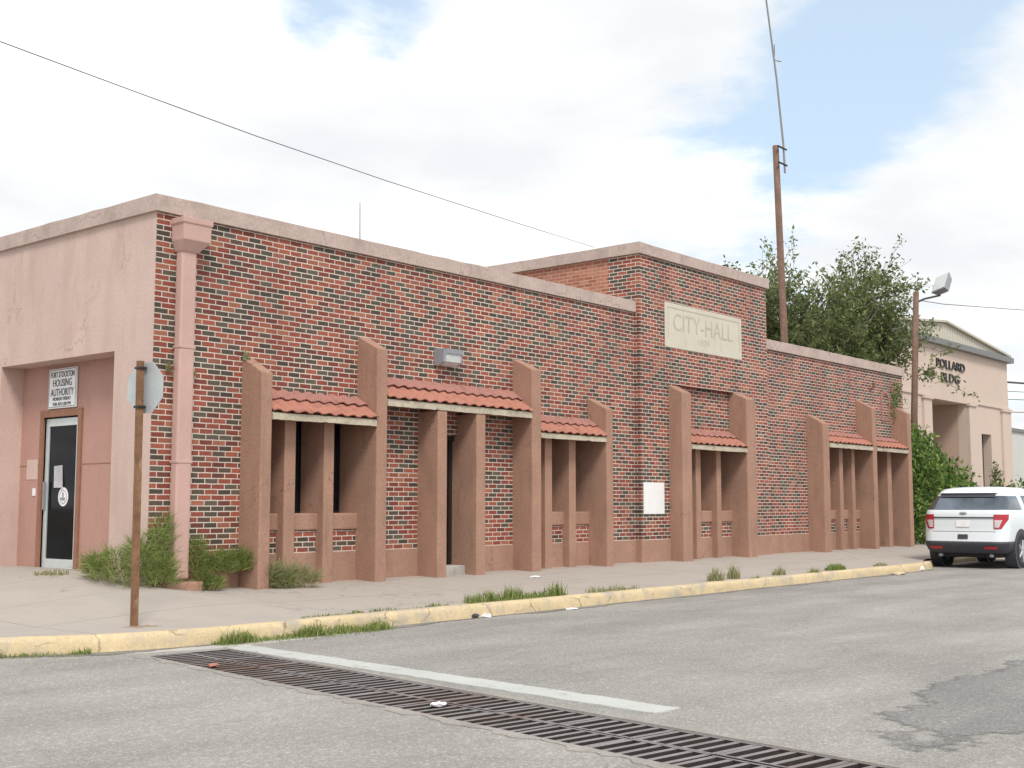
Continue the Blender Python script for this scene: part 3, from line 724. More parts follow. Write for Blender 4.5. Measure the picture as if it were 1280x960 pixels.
def canopy(x0, x1, zt, zf, zfb, yw=0.0):
    zt -= .015
    bm = bmesh.new(); prism(bm, [(x0, yw+.02, zt-.02), (x0, FY+.015, zf-.012), (x0, FY+.015, zfb+.012), (x0, yw+.02, zfb+.03)], (x1-x0, 0, 0))
    c = obj('canopy', bm, M['trimwood'], CH)
    ym = yw-.19; zm = zt+(zf-zt)*(ym-yw)/(FY-yw)
    v, f = tiles(x0+.002, x1-.002, ym+.08, zm+.06, FY-.035, zf+.012, .02); obj_py('tile_course', v, f, M['tile'], c)
    v, f = tiles(x0+.002, x1-.002, yw-.002, zt+.005, ym-.02, zm-.005, .045); obj_py('tile_course', v, f, M['tile_top'], c)
    # old fascia board, edge chipped here and there
    bm = bmesh.new(); n = int((x1-x0)/.07); last = None
    for k in range(n+1):
        x = x0+.003+(x1-x0-.006)*k/n; e = random.uniform(-.004, .004)+(random.random() < .06)*.012
        r = [bm.verts.new(p) for p in ((x, FY-.012, zfb+e), (x, FY+.014, zfb+e), (x, FY+.014, zf), (x, FY-.012, zf-.004+random.uniform(-.004, .002)))]
        if last:
            for i in range(4): bm.faces.new((last[i], last[(i+1) % 4], r[(i+1) % 4], r[i]))
        else: bm.faces.new(r)
        last = r
    bm.faces.new(last[::-1]); bmesh.ops.recalc_face_normals(bm, faces=bm.faces)
    obj('fascia', bm, M['fascia'], c)
canopy(1.59, 3.515, 2.68, 2.335, 2.237)
canopy(3.74, 7.125, 3.03, 2.655, 2.55)
canopy(7.385, 9.28, 2.66, 2.322, 2.23)
canopy(12.225, 14.455, 2.655, 2.31, 2.21)
canopy(18.445, 20.945, 2.90, 2.585, 2.476)
canopy(21.195, 23.215, 2.88, 2.575, 2.474)

# downspout with conductor head
bm = bmesh.new(); n = 16
prev = None
ds = obj('downspout', (lambda b: (box(b, .285, .515, -.16, -.02, .15, 4.42), b)[1])(bmesh.new()), M['pipe'], CH, bevel=.03, seg=3)
bm = bmesh.new()
def ringbox(x0, x1, y0, y1, z): return [bm.verts.new(p) for p in ((x0,y0,z),(x1,y0,z),(x1,y1,z),(x0,y1,z))]
rs = [ringbox(.275, .525, -.175, -.004, 4.36), ringbox(.225, .645, -.27, -.004, 4.50), ringbox(.222, .648, -.275, -.004, 4.70), ringbox(.205, .665, -.29, -.004, 4.72), ringbox(.205, .665, -.29, -.004, 4.79)]
bm.faces.new(rs[0][::-1]); bm.faces.new(rs[-1])
for a, b in zip(rs, rs[1:]):
    for i in range(4): bm.faces.new((a[i], a[(i+1) % 4], b[(i+1) % 4], b[i]))
obj('conductor_head', bm, M['pipe'], ds, bevel=.008)
obj('footing', bx(.12, .64, -.30, .0, -.2, .12), M['terra'], ds, bevel=.02)
for z in (1.62, 3.1): obj('strap', bx(.278, .522, -.168, -.01, z, z+.035), M['pipe'], ds, bevel=.006)

# carved name stone
st = obj('name_stone', bx(11.75, 14.83, -.135, -.05, 4.262, 5.173), M['stone'], CH, bevel=.006)
bm = bmesh.new()
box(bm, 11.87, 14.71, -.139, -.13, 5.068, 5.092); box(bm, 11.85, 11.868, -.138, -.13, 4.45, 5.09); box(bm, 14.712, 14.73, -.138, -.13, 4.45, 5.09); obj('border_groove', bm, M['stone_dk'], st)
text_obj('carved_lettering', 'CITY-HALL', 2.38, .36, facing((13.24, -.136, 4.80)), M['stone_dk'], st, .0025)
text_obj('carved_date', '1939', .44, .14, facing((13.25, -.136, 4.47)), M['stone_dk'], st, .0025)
# arched brick patch and vine hanger on the right wing
bm = bmesh.new(); pts = [(22.5, 3.35), (23.08, 3.35), (23.08, 3.95)]+[(22.79+.29*math.cos(R(a)), 3.95+.22*math.sin(R(a))) for a in range(15, 180, 15)]+[(22.5, 3.95)]
ring_o = pts; ring_i = [(22.79+(x-22.79)*.72, 3.72+(z-3.72)*.80) for x, z in pts]
vo = [bm.verts.new((x, -.02, z)) for x, z in ring_o]; vi = [bm.verts.new((x, -.02, z)) for x, z in ring_i]; vo2 = [bm.verts.new((x, .02, z)) for x, z in ring_o]; vi2 = [bm.verts.new((x, .02, z)) for x, z in ring_i]
for i in range(len(pts)):
    j = (i+1) % len(pts); bm.faces.new((vo[i], vo[j], vi[j], vi[i])); bm.faces.new((vo[i], vo2[i], vo2[j], vo[j])); bm.faces.new((vi[i], vi[j], vi2[j], vi2[i]))
bmesh.ops.recalc_face_normals(bm, faces=bm.faces); obj('arched_surround', bm, M['tile_top'], CH)

# ------------------------------------------------------------------ things on the walls
def wrap(name, loc, label, cat, group=None):
    return tag(empty(name, loc), label, cat, group)
# wall pack lamp
wl = wrap('wall_lamp', (5.42, 0, 3.3), 'grey box shaped wall lamp with frosted lens on the brick above the doorway canopy', 'lamp')
bm = bmesh.new(); prism(bm, [(5.17, 0, 3.32), (5.17, -.10, 3.30), (5.17, -.20, 3.36), (5.17, -.215, 3.56), (5.17, 0, 3.58)], (.06, 0, 0))
prism(bm, [(5.23, 0, 3.50), (5.23, -.215, 3.50), (5.23, -.22, 3.575), (5.23, 0, 3.585)], (.40, 0, 0)); prism(bm, [(5.60, 0, 3.34), (5.60, -.10, 3.31), (5.60, -.19, 3.37), (5.60, -.20, 3.499), (5.60, 0, 3.499)], (.03, 0, 0))
P_('housing', bm, M['lampbody'], wl)
bm = bmesh.new(); prism(bm, [(5.231, -.0, 3.33), (5.231, -.09, 3.31), (5.231, -.185, 3.37), (5.231, -.195, 3.498), (5.231, 0, 3.498)], (.368, 0, 0)); P_('lens', bm, M['lens'], wl)
pq = obj('wall_plaque', bx(10.92, 11.64, -.142, -.115, .915, 1.53), M['stone'], None, bevel=.006); pq.data.materials[0] = M['white']; tag(pq, 'plain white square plaque low on the brick left of the centre piers', 'plaque')
fx = obj('wall_fixture', tube(bmesh.new(), [(21.83, .03, 4.15), (21.83, -.10, 4.15), (21.83, -.12, 4.30)], [.03, .04, .05], 8), M['trimwood']); tag(fx, 'small rusty pipe stub on the far right brick wing above the tiled canopy', 'vent pipe')
# office sign above the door
sg = wrap('wall_sign', (DX, 2.71, 2.46), 'white office hours sign fixed above the glass entrance door', 'sign')
P_('sign_panel', bx(DX-.03, DX-.006, 2.335, 3.09, 2.468, 3.045), M['white'], sg, bevel=.008)
bm = bmesh.new(); e = .012
for a in ((2.35, 3.075, 3.02, 3.02+e), (2.35, 3.075, 2.484, 2.484+e), (2.35, 2.35+e, 2.484+e, 3.02), (3.075-e, 3.075, 2.484+e, 3.02)): box(bm, DX-.033, DX-.029, *a)
P_('sign_border', bm, M['lampbody'], sg)
for s, w, h, z in (('FORT STOCKTON', .63, .085, 2.955), ('HOUSING', .50, .105, 2.835), ('AUTHORITY', .61, .105, 2.70), ('MONDAY-FRIDAY', .48, .05, 2.605), ('9:00 AM-5:00 PM', .48, .05, 2.53)):
    o = text_obj('sign_lettering', s, w, h, facing((DX-.032, 2.7125, z), '-x'), M['ink'], None, .002); o.parent = sg; o.matrix_parent_inverse = sg.matrix_basis.inverted()
# papers on the door glass
bm = bmesh.new(); v = [bm.verts.new(p) for p in ((DX+.030, 2.96, 1.645), (DX+.030, 2.735, 1.655), (DX+.012, 2.68, 1.335), (DX+.012, 2.92, 1.335))]; bm.faces.new(v)
bmesh.ops.solidify(bm, geom=bm.faces[:], thickness=.002); tag(obj('paper_notice', bm, M['paper']), 'white paper notice taped inside the dark glass entrance door', 'notice')
sk = wrap('round_sticker', (DX+.03, 2.69, 1.2), 'white round sticker with dark emblem on the glass entrance door', 'sticker')
bm = bmesh.new(); bmesh.ops.create_circle(bm, cap_ends=True, radius=.135, segments=32, matrix=Matrix.Translation((DX+.032, 2.69, 1.205)) @ Matrix.Rotation(R(-90), 4, 'Y')); P_('disc', bm, M['paper'], sk)
bm = bmesh.new()
tube(bm, [(DX+.029, 2.69, 1.27), (DX+.029, 2.69, 1.19)], .014, 6); tube(bm, [(DX+.029, 2.74, 1.18), (DX+.029, 2.64, 1.18)], .018, 6); tube(bm, [(DX+.029, 2.69+.095*math.cos(a*.2), 1.205+.095*math.sin(a*.2)) for a in range(32)], .004, 4)
P_('emblem', bm, M['lampbody'], sk)
tag(obj('switch_plate', bx(DX-.012, DX+.002, 3.39, 3.47, 1.22, 1.33), M['white'], None, bevel=.004), 'small pale switch plate on the rose stucco left of the entrance door', 'switch plate')
tag(obj('faded_notice', bx(DX-.006, DX+.002, 3.36, 3.66, 1.46, 1.75), M['pink']), 'faded pinkish notice square on the recess wall left of the entrance door', 'notice')
# thin roof whip aerial
an = obj('roof_aerial', tube(bmesh.new(), [(7.25, 4, 4.4), (7.25, 4, 6.3), (7.24, 4, 7.0)], [.016, .014, .007], 6), M['metal']); tag(an, 'thin whip aerial standing on the flat roof of the left wing', 'aerial')

# ------------------------------------------------------------------ stop sign seen from behind
ss = wrap('stop_sign', (-1.78, -2.48, walk_z(-1.78, -2.48)), 'back of an octagonal street sign on a rusty square post at the corner', 'sign')
zb0 = walk_z(-1.78, -2.48)
lean = .006
bm = bmesh.new(); b_, t_ = Vector((-1.78, -2.48, zb0-.1)), Vector((-1.795, -2.475, zb0+2.69)); hw = .03
va = [bm.verts.new(b_+Vector((sx_*hw, sy_*hw, 0))) for sx_, sy_ in ((-1,-1),(1,-1),(1,1),(-1,1))]; vb = [bm.verts.new(t_+Vector((sx_*hw, sy_*hw, 0))) for sx_, sy_ in ((-1,-1),(1,-1),(1,1),(-1,1))]
bm.faces.new(va[::-1]); bm.faces.new(vb)
for i in range(4): bm.faces.new((va[i], va[(i+1) % 4], vb[(i+1) % 4], vb[i]))
P_('post', bm, M['rust'], ss, bevel=.006)
bm = bmesh.new(); cz = zb0+2.415; rr = .285
nrm = Vector((math.cos(R(8)), math.sin(R(8)), 0)); rtv = Vector((-nrm.y, nrm.x, 0)); cen = Vector((-1.755, -2.485, cz))+nrm*.02
octp = [cen+(rtv*math.cos(R(22.5+45*k))+Vector((0, 0, 1))*math.sin(R(22.5+45*k)))*rr for k in range(8)]
prism(bm, octp, nrm*.004); P_('sign_panel', bm, M['galv'], ss)
bm = bmesh.new(); prism(bm, [cen+nrm*.006+(p-cen)*1.0 for p in octp], nrm*.002); P_('sign_face', bm, M['red'], ss)
for dz in (-.2, .2):
    bm = bmesh.new(); box(bm, -1.835, -1.745, -2.522, -2.43, cz+dz-.012, cz+dz+.012); P_('bracket', bm, M['bronze'], ss, bevel=.004)
bm = bmesh.new(); n_ = 14; v = [bm.verts.new((-1.72+(.10+.05*math.sin(k*2.3))*math.cos(2*math.pi*k/n_)*1.9, -2.58+(.07+.02*math.sin(k*1.7))*math.sin(2*math.pi*k/n_)*1.6, walk_z(-1.75, -2.55)+.0015)) for k in range(n_)]; 
bm.faces.new(v); P_('rust_stain', bm, mottled('rust_stain', (.34,.25,.19), .2, 6, .95, .1, 60, .1), ss)

# ------------------------------------------------------------------ vegetation
def blades(n, area, hmin, hmax, lean=.6, wd=.006, zf=None, keep=None):
    vs, fs = [], []
    for _ in range(n):
        x, y, k = area(); z = (zf(x, y) if zf else walk_z(x, y))-.01
        h = random.uniform(hmin, hmax)*k; a = random.uniform(0, 2*math.pi); l = random.uniform(.1, lean)*h
        dx, dy = math.cos(a)*l, math.sin(a)*l; w = wd*random.uniform(.7, 1.4); px, py = -math.sin(a)*w, math.cos(a)*w
        b = len(vs)
        vs += [(x-px, y-py, z), (x+px, y+py, z), (x+dx*.35-px*.8, y+dy*.35-py*.8, z+h*.55), (x+dx*.35+px*.8, y+dy*.35+py*.8, z+h*.55), (x+dx, y+dy, z+h*random.uniform(.75, 1))]
        fs += [(b, b+1, b+3, b+2), (b+2, b+3, b+4)]
    return vs, fs
def disc_area(cx, cy, rx, ry):
    def f():
        while True:
            u, v = random.uniform(-1, 1), random.uniform(-1, 1); q = u*u+v*v
            if q < 1: return cx+u*rx, cy+v*ry, 1-.55*q
    return f
def strip_area(pts, w):
    segs = list(zip(pts, pts[1:])); ln = [math.dist(a, b) for a, b in segs]
    seeds = [random.random() for _ in range(int(sum(ln)/.22)+2)]
    def f():
        a, b = random.choices(segs, ln)[0]
        c = random.choice(seeds); t = random.random()
        g = random.gauss(0, w); d = Vector((b[0]-a[0], b[1]-a[1])).normalized()
        e = .45+.55*abs(math.sin((a[0]+(b[0]-a[0])*t)*4.1)+.6*math.sin((a[0]+(b[0]-a[0])*t)*9.7+1))/1.3
        if random.random() > e*1.15: g *= 1.7; e *= .5
        return a[0]+(b[0]-a[0])*t-d.y*g, a[1]+(b[1]-a[1])*t+d.x*g, e
    return f
def tuft(label, area, n, h0, h1, m='grass', lean=.7, wd=.006, zf=None, group=None):
    v, f = blades(n, area, h0, h1, lean, wd, zf)
    return tag(obj_py('weed_tuft', v, f, M[m]), label, 'weeds', 'weeds growing along the kerb and walls')
rz = lambda x, y: ZR
kz = lambda x, y: KZ
# bushy weed: stems with many fine side leaves
def bushy(label, stems, leafn, lsize, m='grass', wd=.006, hang=0):
    vs, fs = [], []
    for (x, y, h, r, lx, ly) in stems:
        z0 = walk_z(x, y)+hang
        for _ in range(leafn):
            t = random.random()**.75; rr = r*(1-.55*t)*math.sqrt(random.random()); a = random.uniform(0, 2*math.pi)
            cx, cy, cz = x+lx*t+rr*math.cos(a), y+ly*t+rr*math.sin(a), z0+h*t
            d = Vector((math.cos(a)*random.uniform(.2, 1), math.sin(a)*random.uniform(.2, 1), random.uniform(-.1, 1.2))).normalized()*lsize*random.uniform(.5, 1.3)
            s = d.cross(Vector((random.uniform(-1, 1), random.uniform(-1, 1), .3))).normalized()*wd*random.uniform(.7, 1.3)
            c = Vector((cx, cy, cz)); b = len(vs)
            vs += [tuple(c-s), tuple(c+s), tuple(c+d*.6+s*.7), tuple(c+d)]
            fs += [(b, b+1, b+2, b+3)]
    return tag(obj_py('weed_tuft', vs, fs, M[m]), label, 'weeds', 'weeds growing along the kerb and walls')
bushy('tall bushy green weed growing left of the downspout', [(.12, -.12, .88, .17, .02, -.02), (.0, -.2, .70, .2, 0, 0), (-.18, -.22, .52, .22, -.05, 0), (-.10, .02, .55, .18, -.05, .05), (-.30, .05, .45, .22, -.1, .05), (-.34, .35, .34, .2, -.1, .1), (-.28, .60, .22, .18, -.1, .1), (.02, -.32, .36, .18, 0, -.05)], 430, .17, 'grass', .0042)
bushy('dense green weed hanging between the downspout and the first pier', [(.62, -.16, .40, .12, .02, 0), (.80, -.16, .22, .17, .1, 0), (1.0, -.18, .24, .17, .1, 0), (1.2, -.18, .25, .17, .08, 0), (1.32, -.22, .22, .13, .02, 0)], 430, .15, 'grass', .0042, .22)
bushy('short weed at the foot of the plinth between the downspout and the hanging weed', [(.68, -.22, .26, .13, 0, 0), (.80, -.26, .14, .12, .05, 0)], 300, .13, 'grass', .0045)
bushy('pale feathery weed clump at the right foot of the first pier', [(1.66, -.38, .30, .15, .0, 0), (1.80, -.42, .28, .18, .06, -.05), (1.98, -.42, .24, .18, .1, -.08), (2.1, -.52, .16, .14, .12, -.1)], 300, .18, 'drygrass', .004)
bushy('green weed at the base of the first window bay behind the feathery clump', [(1.72, -.30, .22, .12, 0, 0), (1.90, -.34, .18, .14, .05, 0), (1.78, -.46, .18, .12, .02, -.03)], 330, .14, 'grass', .004)
tuft('low grass strip in the gutter at the far left of the rounded kerb', strip_area([(-4.08, -1.75), (-3.83, -2.18), (-3.52, -2.57), (-3.13, -2.88), (-2.66, -3.15)], .04), 1500, .03, .13, zf=rz, lean=.9, wd=.004)['kind'] = 'stuff'
tuft('long grass strip in the gutter beside the iron grate', strip_area([(-1.5, -3.40), (-.9, -3.42), (-.2, -3.50), (.75, -3.50)], .075), 2900, .04, .18, zf=rz, lean=.9, wd=.004)['kind'] = 'stuff'
tuft('thick grass clump along the kerb before the doorway posts', strip_area([(2.5, -3.12), (3.3, -3.14), (4.4, -3.17)], .05), 1150, .05, .24, zf=kz, wd=.005)['kind'] = 'stuff'
tuft('thin grass line along the back of the kerb left of the thick clump', strip_area([(-.1, -3.08), (1.0, -3.1), (2.2, -3.12)], .02), 420, .02, .07, zf=kz)['kind'] = 'stuff'
tuft('sparse dry grass on the kerb right of the thick clump', strip_area([(5.0, -3.18), (5.6, -3.2), (6.2, -3.2)], .05), 330, .03, .14, 'drygrass', zf=kz)['kind'] = 'stuff'
tuft('spiky dry tuft on the kerb before the centre block, nearer of a close pair', disc_area(8.55, -3.1, .22, .1), 170, .10, .34, 'drygrass', .5, zf=kz)
tuft('spiky dry tuft on the kerb before the centre block, farther of a close pair', disc_area(9.2, -3.06, .16, .1), 120, .12, .38, 'drygrass', .5, zf=kz)
tuft('dark green sprig spilling over the kerb edge before the right centre pier', disc_area(9.45, -3.34, .26, .06), 200, .03, .14, 'grass', 1.2, zf=lambda x, y: KZ-.04)
tuft('straw coloured tuft on the kerb before the right wing bricks', disc_area(10.7, -3.1, .2, .09), 130, .08, .26, 'drygrass', .5, zf=kz)
tuft('drooping tuft over the kerb edge left of the round green tuft', disc_area(11.6, -3.32, .2, .08), 180, .05, .22, 'grass', 1.2, zf=lambda x, y: KZ-.04)
tuft('round bright green tuft on the kerb before the right wing', disc_area(12.9, -3.12, .38, .12), 480, .06, .20, 'grass', .8, zf=kz)
tuft('small dry tuft on the kerb before the far right piers', disc_area(15.0, -3.1, .3, .08), 160, .04, .13, 'drygrass', .9, zf=kz)
tuft('tiny sprout on top of the first terracotta pier', disc_area(1.42, -.06, .05, .04), 60, .10, .26, 'drygrass', .7, zf=lambda x, y: 3.05)
tuft('dry sprout growing from the left edge of the downspout', disc_area(.2, -.05, .05, .03), 50, .08, .22, 'drygrass', .8, zf=lambda x, y: 2.8)
tuft('dry sprout growing from the right edge of the downspout', disc_area(.58, -.05, .04, .03), 35, .08, .2, 'drygrass', .8, zf=lambda x, y: 2.75)
# grass seam where walk meets doorway paving
tuft('wispy grass in the paving seam before the recessed entrance', strip_area([(-.35, 1.3), (-.5, 1.8)], .05), 160, .03, .12, 'drygrass')['kind'] = 'stuff'

def leaf_quads(centers, size, flat=.3):
    vs, fs = [], []
    for c in centers:
        n = Vector((random.gauss(0, 1), random.gauss(0, 1), random.gauss(flat, 1))).normalized(); u, v = frame_for(n)
        a = random.uniform(0, 6.28); d = u*math.cos(a)+v*math.sin(a); s = n.cross(d); L_ = size*random.uniform(.6, 1.35); w = L_*random.uniform(.32, .5)
        c = Vector(c); b = len(vs)
        vs += [tuple(c), tuple(c+d*L_*.45+s*w*.5), tuple(c+d*L_), tuple(c+d*L_*.45-s*w*.5)]
        fs.append((b, b+1, b+2, b+3))
    return vs, fs

def grow_tree(base, up_len, seedv, crown_r, crown_h, lean=(0, 0)):
    rnd = random.Random(seedv); bm = bmesh.new(); tips = []
    bx_, by_, bz_ = base
    def limb(p, d, ln, r, depth):
        pts = [p]; q = Vector(p); dd = Vector(d).normalized(); n = 4
        for i in range(n):
            dd = (dd+Vector((rnd.gauss(0, .16), rnd.gauss(0, .16), rnd.gauss(.03, .10)))).normalized(); q = q+dd*ln/n; pts.append(q.copy())
        tube(bm, pts, [max(.006, r*(1-.6*i/n)) for i in range(n+1)], 6 if depth < 2 else 4, cap=False)
        if depth >= 2: tips.extend((a, dd, depth) for a in pts[1:])
        if depth < 4:
            k = (6, 5, 4, 4)[depth]
            for j in range(k):
                t = rnd.uniform(.35, 1) if depth else rnd.uniform(.6, 1)
                i = min(n-1, int(t*n)); pp = pts[i].lerp(pts[i+1], t*n-i)
                a = rnd.uniform(0, 6.28); spread = (.85, .8, .8, .9)[depth]
                u, v = frame_for(dd); nd = (dd+(u*math.cos(a)+v*math.sin(a))*spread*rnd.uniform(.6, 1.2)+Vector((0, 0, .10))).normalized()
                limb(pp, nd, ln*rnd.uniform(.55, .82), r*.5, depth+1)
    limb(Vector(base), Vector((lean[0], lean[1], 1)), up_len, .26, 0)
    return bm, tips
# mulberry-like tree behind the right wing
TB = (29.65, 5.65, ZR)
tree = tag(empty('broadleaf_tree', TB), 'loose branchy green tree rising behind the right brick wing', 'tree')
rl = random.Random(8); bm = bmesh.new(); cen = []
CC = Vector((TB[0], TB[1], 5.6))                    # middle of the crown's base
tube(bm, [TB, (TB[0]+.1, TB[1], 1.6), (TB[0], TB[1]+.1, 4.2)], [.34, .27, .22], 10)
def spray(p, d, ln, r, dens, sz):
    """a whippy shoot with leaves along it"""
    pts = [Vector(p)]; dd = Vector(d).normalized()
    for i in range(6):
        dd = (dd+Vector((rl.gauss(0, .10), rl.gauss(0, .10), rl.gauss(.03, .08)))).normalized(); pts.append(pts[-1]+dd*ln/6)
    tube(bm, pts, [max(.005, r*(1-.15*i)) for i in range(7)], 4, cap=False)
    for a, b in zip(pts[1:], pts[2:]):
        for _ in range(dens): 
            q = a.lerp(b, rl.random()); cen.append(q+Vector((rl.gauss(0, sz), rl.gauss(0, sz), rl.gauss(0, sz))))
    return pts
for k in range(19):                                   # main limbs fan out from the bole
    a = 2*math.pi*k*7/19+rl.uniform(-.2, .2); el = (.25, .4, .55, .75, .95, 1.2)[k % 6]
    d = Vector((math.cos(a)*math.cos(el), math.sin(a)*math.cos(el), math.sin(el)))
    ln = (4.4 if el < .7 else 4.7)*rl.uniform(.85, 1.1)*(1.04+.17*math.cos(a-2.0)+.03*math.cos(2*(a-2.0)))*(1-.32*max(0, math.cos(a-2.0))*(el > .7))
    p0 = Vector((TB[0], TB[1], rl.uniform(3.4, 4.6))); pts = [p0]; dd = (d+Vector((0, 0, .5))).normalized()
    for i in range(8):
        dd = (dd*.8+d*.2+Vector((rl.gauss(0, .1), rl.gauss(0, .1), rl.gauss(0, .08)))).normalized(); pts.append(pts[-1]+dd*ln/8)
    tube(bm, pts, [.13*(1-.1*i) for i in range(9)], 6, cap=False)
    for i in range(2, 9):
        for _ in range(4 if i < 6 else 5):
            u, v = frame_for(dd); b_ = rl.uniform(0, 6.28)
            sd_ = (dd*rl.uniform(.3, 1)+(u*math.cos(b_)+v*math.sin(b_))*rl.uniform(.5, 1.1)+Vector((0, 0, .25))).normalized()
            sp = spray(pts[i], sd_, rl.uniform(.8, 2.1), .025, 7, .13)
            for _ in range(3):
                q = rl.choice(sp[1:]); spray(q, (sd_+Vector((rl.gauss(0, .6), rl.gauss(0, .6), rl.gauss(.15, .45)))).normalized(), rl.uniform(.45, 1.2), .012, rl.choice((3, 5, 7)), .095)
cen = [c for c in cen if c.x < 33.1]
P_('trunk', bm, M['bark'], tree, smooth=True)
v, f = leaf_quads(cen, .155); cr = obj_py('crown', v, f, M['leaf']); cr.parent = tree; cr.matrix_parent_inverse = tree.matrix_basis.inverted()
xs = sorted(c.x for c in cen); zs_ = sorted(c.z for c in cen); print('TREE', len(cen), xs[50], xs[-50], zs_[50], zs_[-50])

# ivy-like shrub round the lamp post
def shrub(name, label, lobes, n, size, m, cat='shrub', stem=None):
    rl = random.Random(len(label)); base = (lobes[0][0], lobes[0][1], ZR)
    o = tag(empty(name, base), label, cat); cen = []
    wts = [a[3]*a[4]*a[5] for a in lobes]
    for _ in range(n):
        x, y, z, rx, ry, rz_ = rl.choices(lobes, wts)[0]
        d = Vector((rl.gauss(0, 1), rl.gauss(0, 1), rl.gauss(0, 1))).normalized(); k = rl.uniform(.62, 1.08)
        k *= 1+.16*math.sin(d.x*7+z)*math.sin(d.z*6+x)
        cen.append((x+d.x*rx*k, y+d.y*ry*k, max(ZR+.05, z+d.z*rz_*k)))
    v, f = leaf_quads(cen, size); c = obj_py('foliage', v, f, M[m]); c.parent = o; c.matrix_parent_inverse = o.matrix_basis.inverted()
    bm = bmesh.new()
    for k in range(7):
        a = rl.uniform(0, 6.28); l = rl.choice(lobes); tube(bm, [base, ((base[0]+l[0])/2+.2*math.cos(a), (base[1]+l[1])/2+.2*math.sin(a), l[2]*.5), (l[0]+.3*l[3]*math.cos(a), l[1]+.3*l[4]*math.sin(a), l[2]+.3*l[5])], [.04, .03, .01], 5)
    P_('stems', bm, M['bark'], o)
    return o
shrub('climbing_shrub', 'bright green dense shrub filling the gap right of the brick building', [(26.3, 1.0, 1.4, 1.5, 1.2, 1.6), (26.0, .8, 2.7, 1.0, .9, .8), (27.4, 1.2, 2.0, 1.0, .9, 1.2), (27.0, 1.2, 3.0, .6, .6, .5), (25.2, .7, 2.2, .7, .7, 1.2), (28.5, 1.0, 1.3, 1.2, 1.0, 1.2), (29.9, .9, 1.1, 1.3, .9, 1.1), (28.9, .6, 1.9, .7, .7, .6), (28.0, 1.0, 2.4, .7, .7, .7), (25.0, .3, .6, .9, .7, .9)], 14000, .17, 'shrubleaf')
shrub('low_shrub', 'low dark shrub before the far stucco building beyond the white vehicle', [(37.2, 1.6, .8, .9, .6, 1.1), (38.6, 1.6, .8, 1.0, .6, 1.2), (40.0, 1.8, .8, 1.0, .6, 1.15), (36.2, 1.6, .6, .8, .6, .9)], 3000, .16, 'shrubleaf')
shrub('small_cypress', 'narrow dark cypress bush before the right corner of the far stucco building', [(38.3, 2.3, 1.2, .26, .26, 1.4)], 1300, .12, 'leaf')
# vine patch on the brick
v, f = leaf_quads([(23.35+random.gauss(0, .13), -.04-random.random()*.1, random.uniform(3.3, 4.35)) for _ in range(260)], .10)
tag(obj_py('wall_vine', v, f, M['shrubleaf']), 'small vine creeping up the right end of the brick wing', 'vine')

# ------------------------------------------------------------------ litter
def crumple(label, x, y, z, s, m, flatn=.35):
    bm = bmesh.new(); bmesh.ops.create_icosphere(bm, subdivisions=2, radius=1)
    for v in bm.verts: v.co = Vector((v.co.x*s*1.4*random.uniform(.7, 1.3), v.co.y*s*.9*random.uniform(.7, 1.3), v.co.z*s*flatn*random.uniform(.5, 1.4)))
    bmesh.ops.translate(bm, verts=bm.verts, vec=(x, y, z+s*flatn*.8))
    return tag(obj('paper_litter', bm, M[m]), label, 'litter', 'litter scraps on the road and pavement')
crumple('crumpled white paper on the pavement before the third window bay', 6.3, -1.15, walk_z(6.3, -1.15), .075, 'paper', .22)
crumple('white paper scrap in the gutter before the doorway posts, with a dark wrapper beside it', 2.50, -3.42, ZR, .085, 'paper')
crumple('dark blue crumpled wrapper in the gutter beside a white paper scrap', 2.28, -3.44, ZR, .06, 'plastic', .6)
crumple('flat white paper in the gutter right of the thick grass clump', 4.1, -3.55, ZR, .09, 'paper', .12)
crumple('white scrap lying on the iron grate', -2.72, -7.58, ZR, .05, 'paper', .3)
crumple('yellow scrap lying by the kerb near the parked white vehicle', 14.7, -3.6, ZR, .13, 'kerb', .25)
crumple('white cup lying by the kerb just behind the parked white vehicle', 16.3, -3.42, ZR, .085, 'paper', .7)
crumple('orange leaf scrap at the far end of the iron grate', -2.45, -4.7, ZR, .04, 'tile', .4)

# ------------------------------------------------------------------ far stucco building
PB = empty('stucco_building', (33.5, 5, ZR)); tag(PB, 'pink stucco office building with recessed porch and metal gable beyond the shrub', 'building')
PX0, PX1, PY = 33.6, 48.4, 5.0
bm = wall_panel(PX0, PX1, -.4, 7.62, PY, PY+.4, [(38.95, 43.1, -.4, 5.36), (44.75, 45.95, -.4, 4.18)])
P_('front_wall', bm, M['poll'], PB)
P_('side_wall', bx(PX1-.4, PX1-.002, PY+.402, 22, -.4, 7.6), M['poll'], PB); P_('side_wall', bx(PX0+.002, PX0+.4, PY+.402, 22, -.4, 7.6), M['poll'], PB)
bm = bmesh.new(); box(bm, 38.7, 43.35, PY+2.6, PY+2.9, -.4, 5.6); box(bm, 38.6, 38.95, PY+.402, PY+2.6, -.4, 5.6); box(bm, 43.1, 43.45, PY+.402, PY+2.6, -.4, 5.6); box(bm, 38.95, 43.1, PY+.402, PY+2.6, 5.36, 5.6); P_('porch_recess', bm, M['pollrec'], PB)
P_('window', bx(44.6, 46.2, PY+.36, PY+.42, -.4, 4.3), M['winglass'], PB)
P_('fascia', bx(PX0-.2, PX1+.25, PY-.25, PY+.2, 7.56, 7.80), M['fasc_dk'], PB)
for xa, xb in ((PX0-.02, 38.2), (43.85, PX1+.02)): P_('band_course', bx(xa, xb, PY-.06, PY-.002, 5.40, 5.50), M['poll'], PB, bevel=.012)
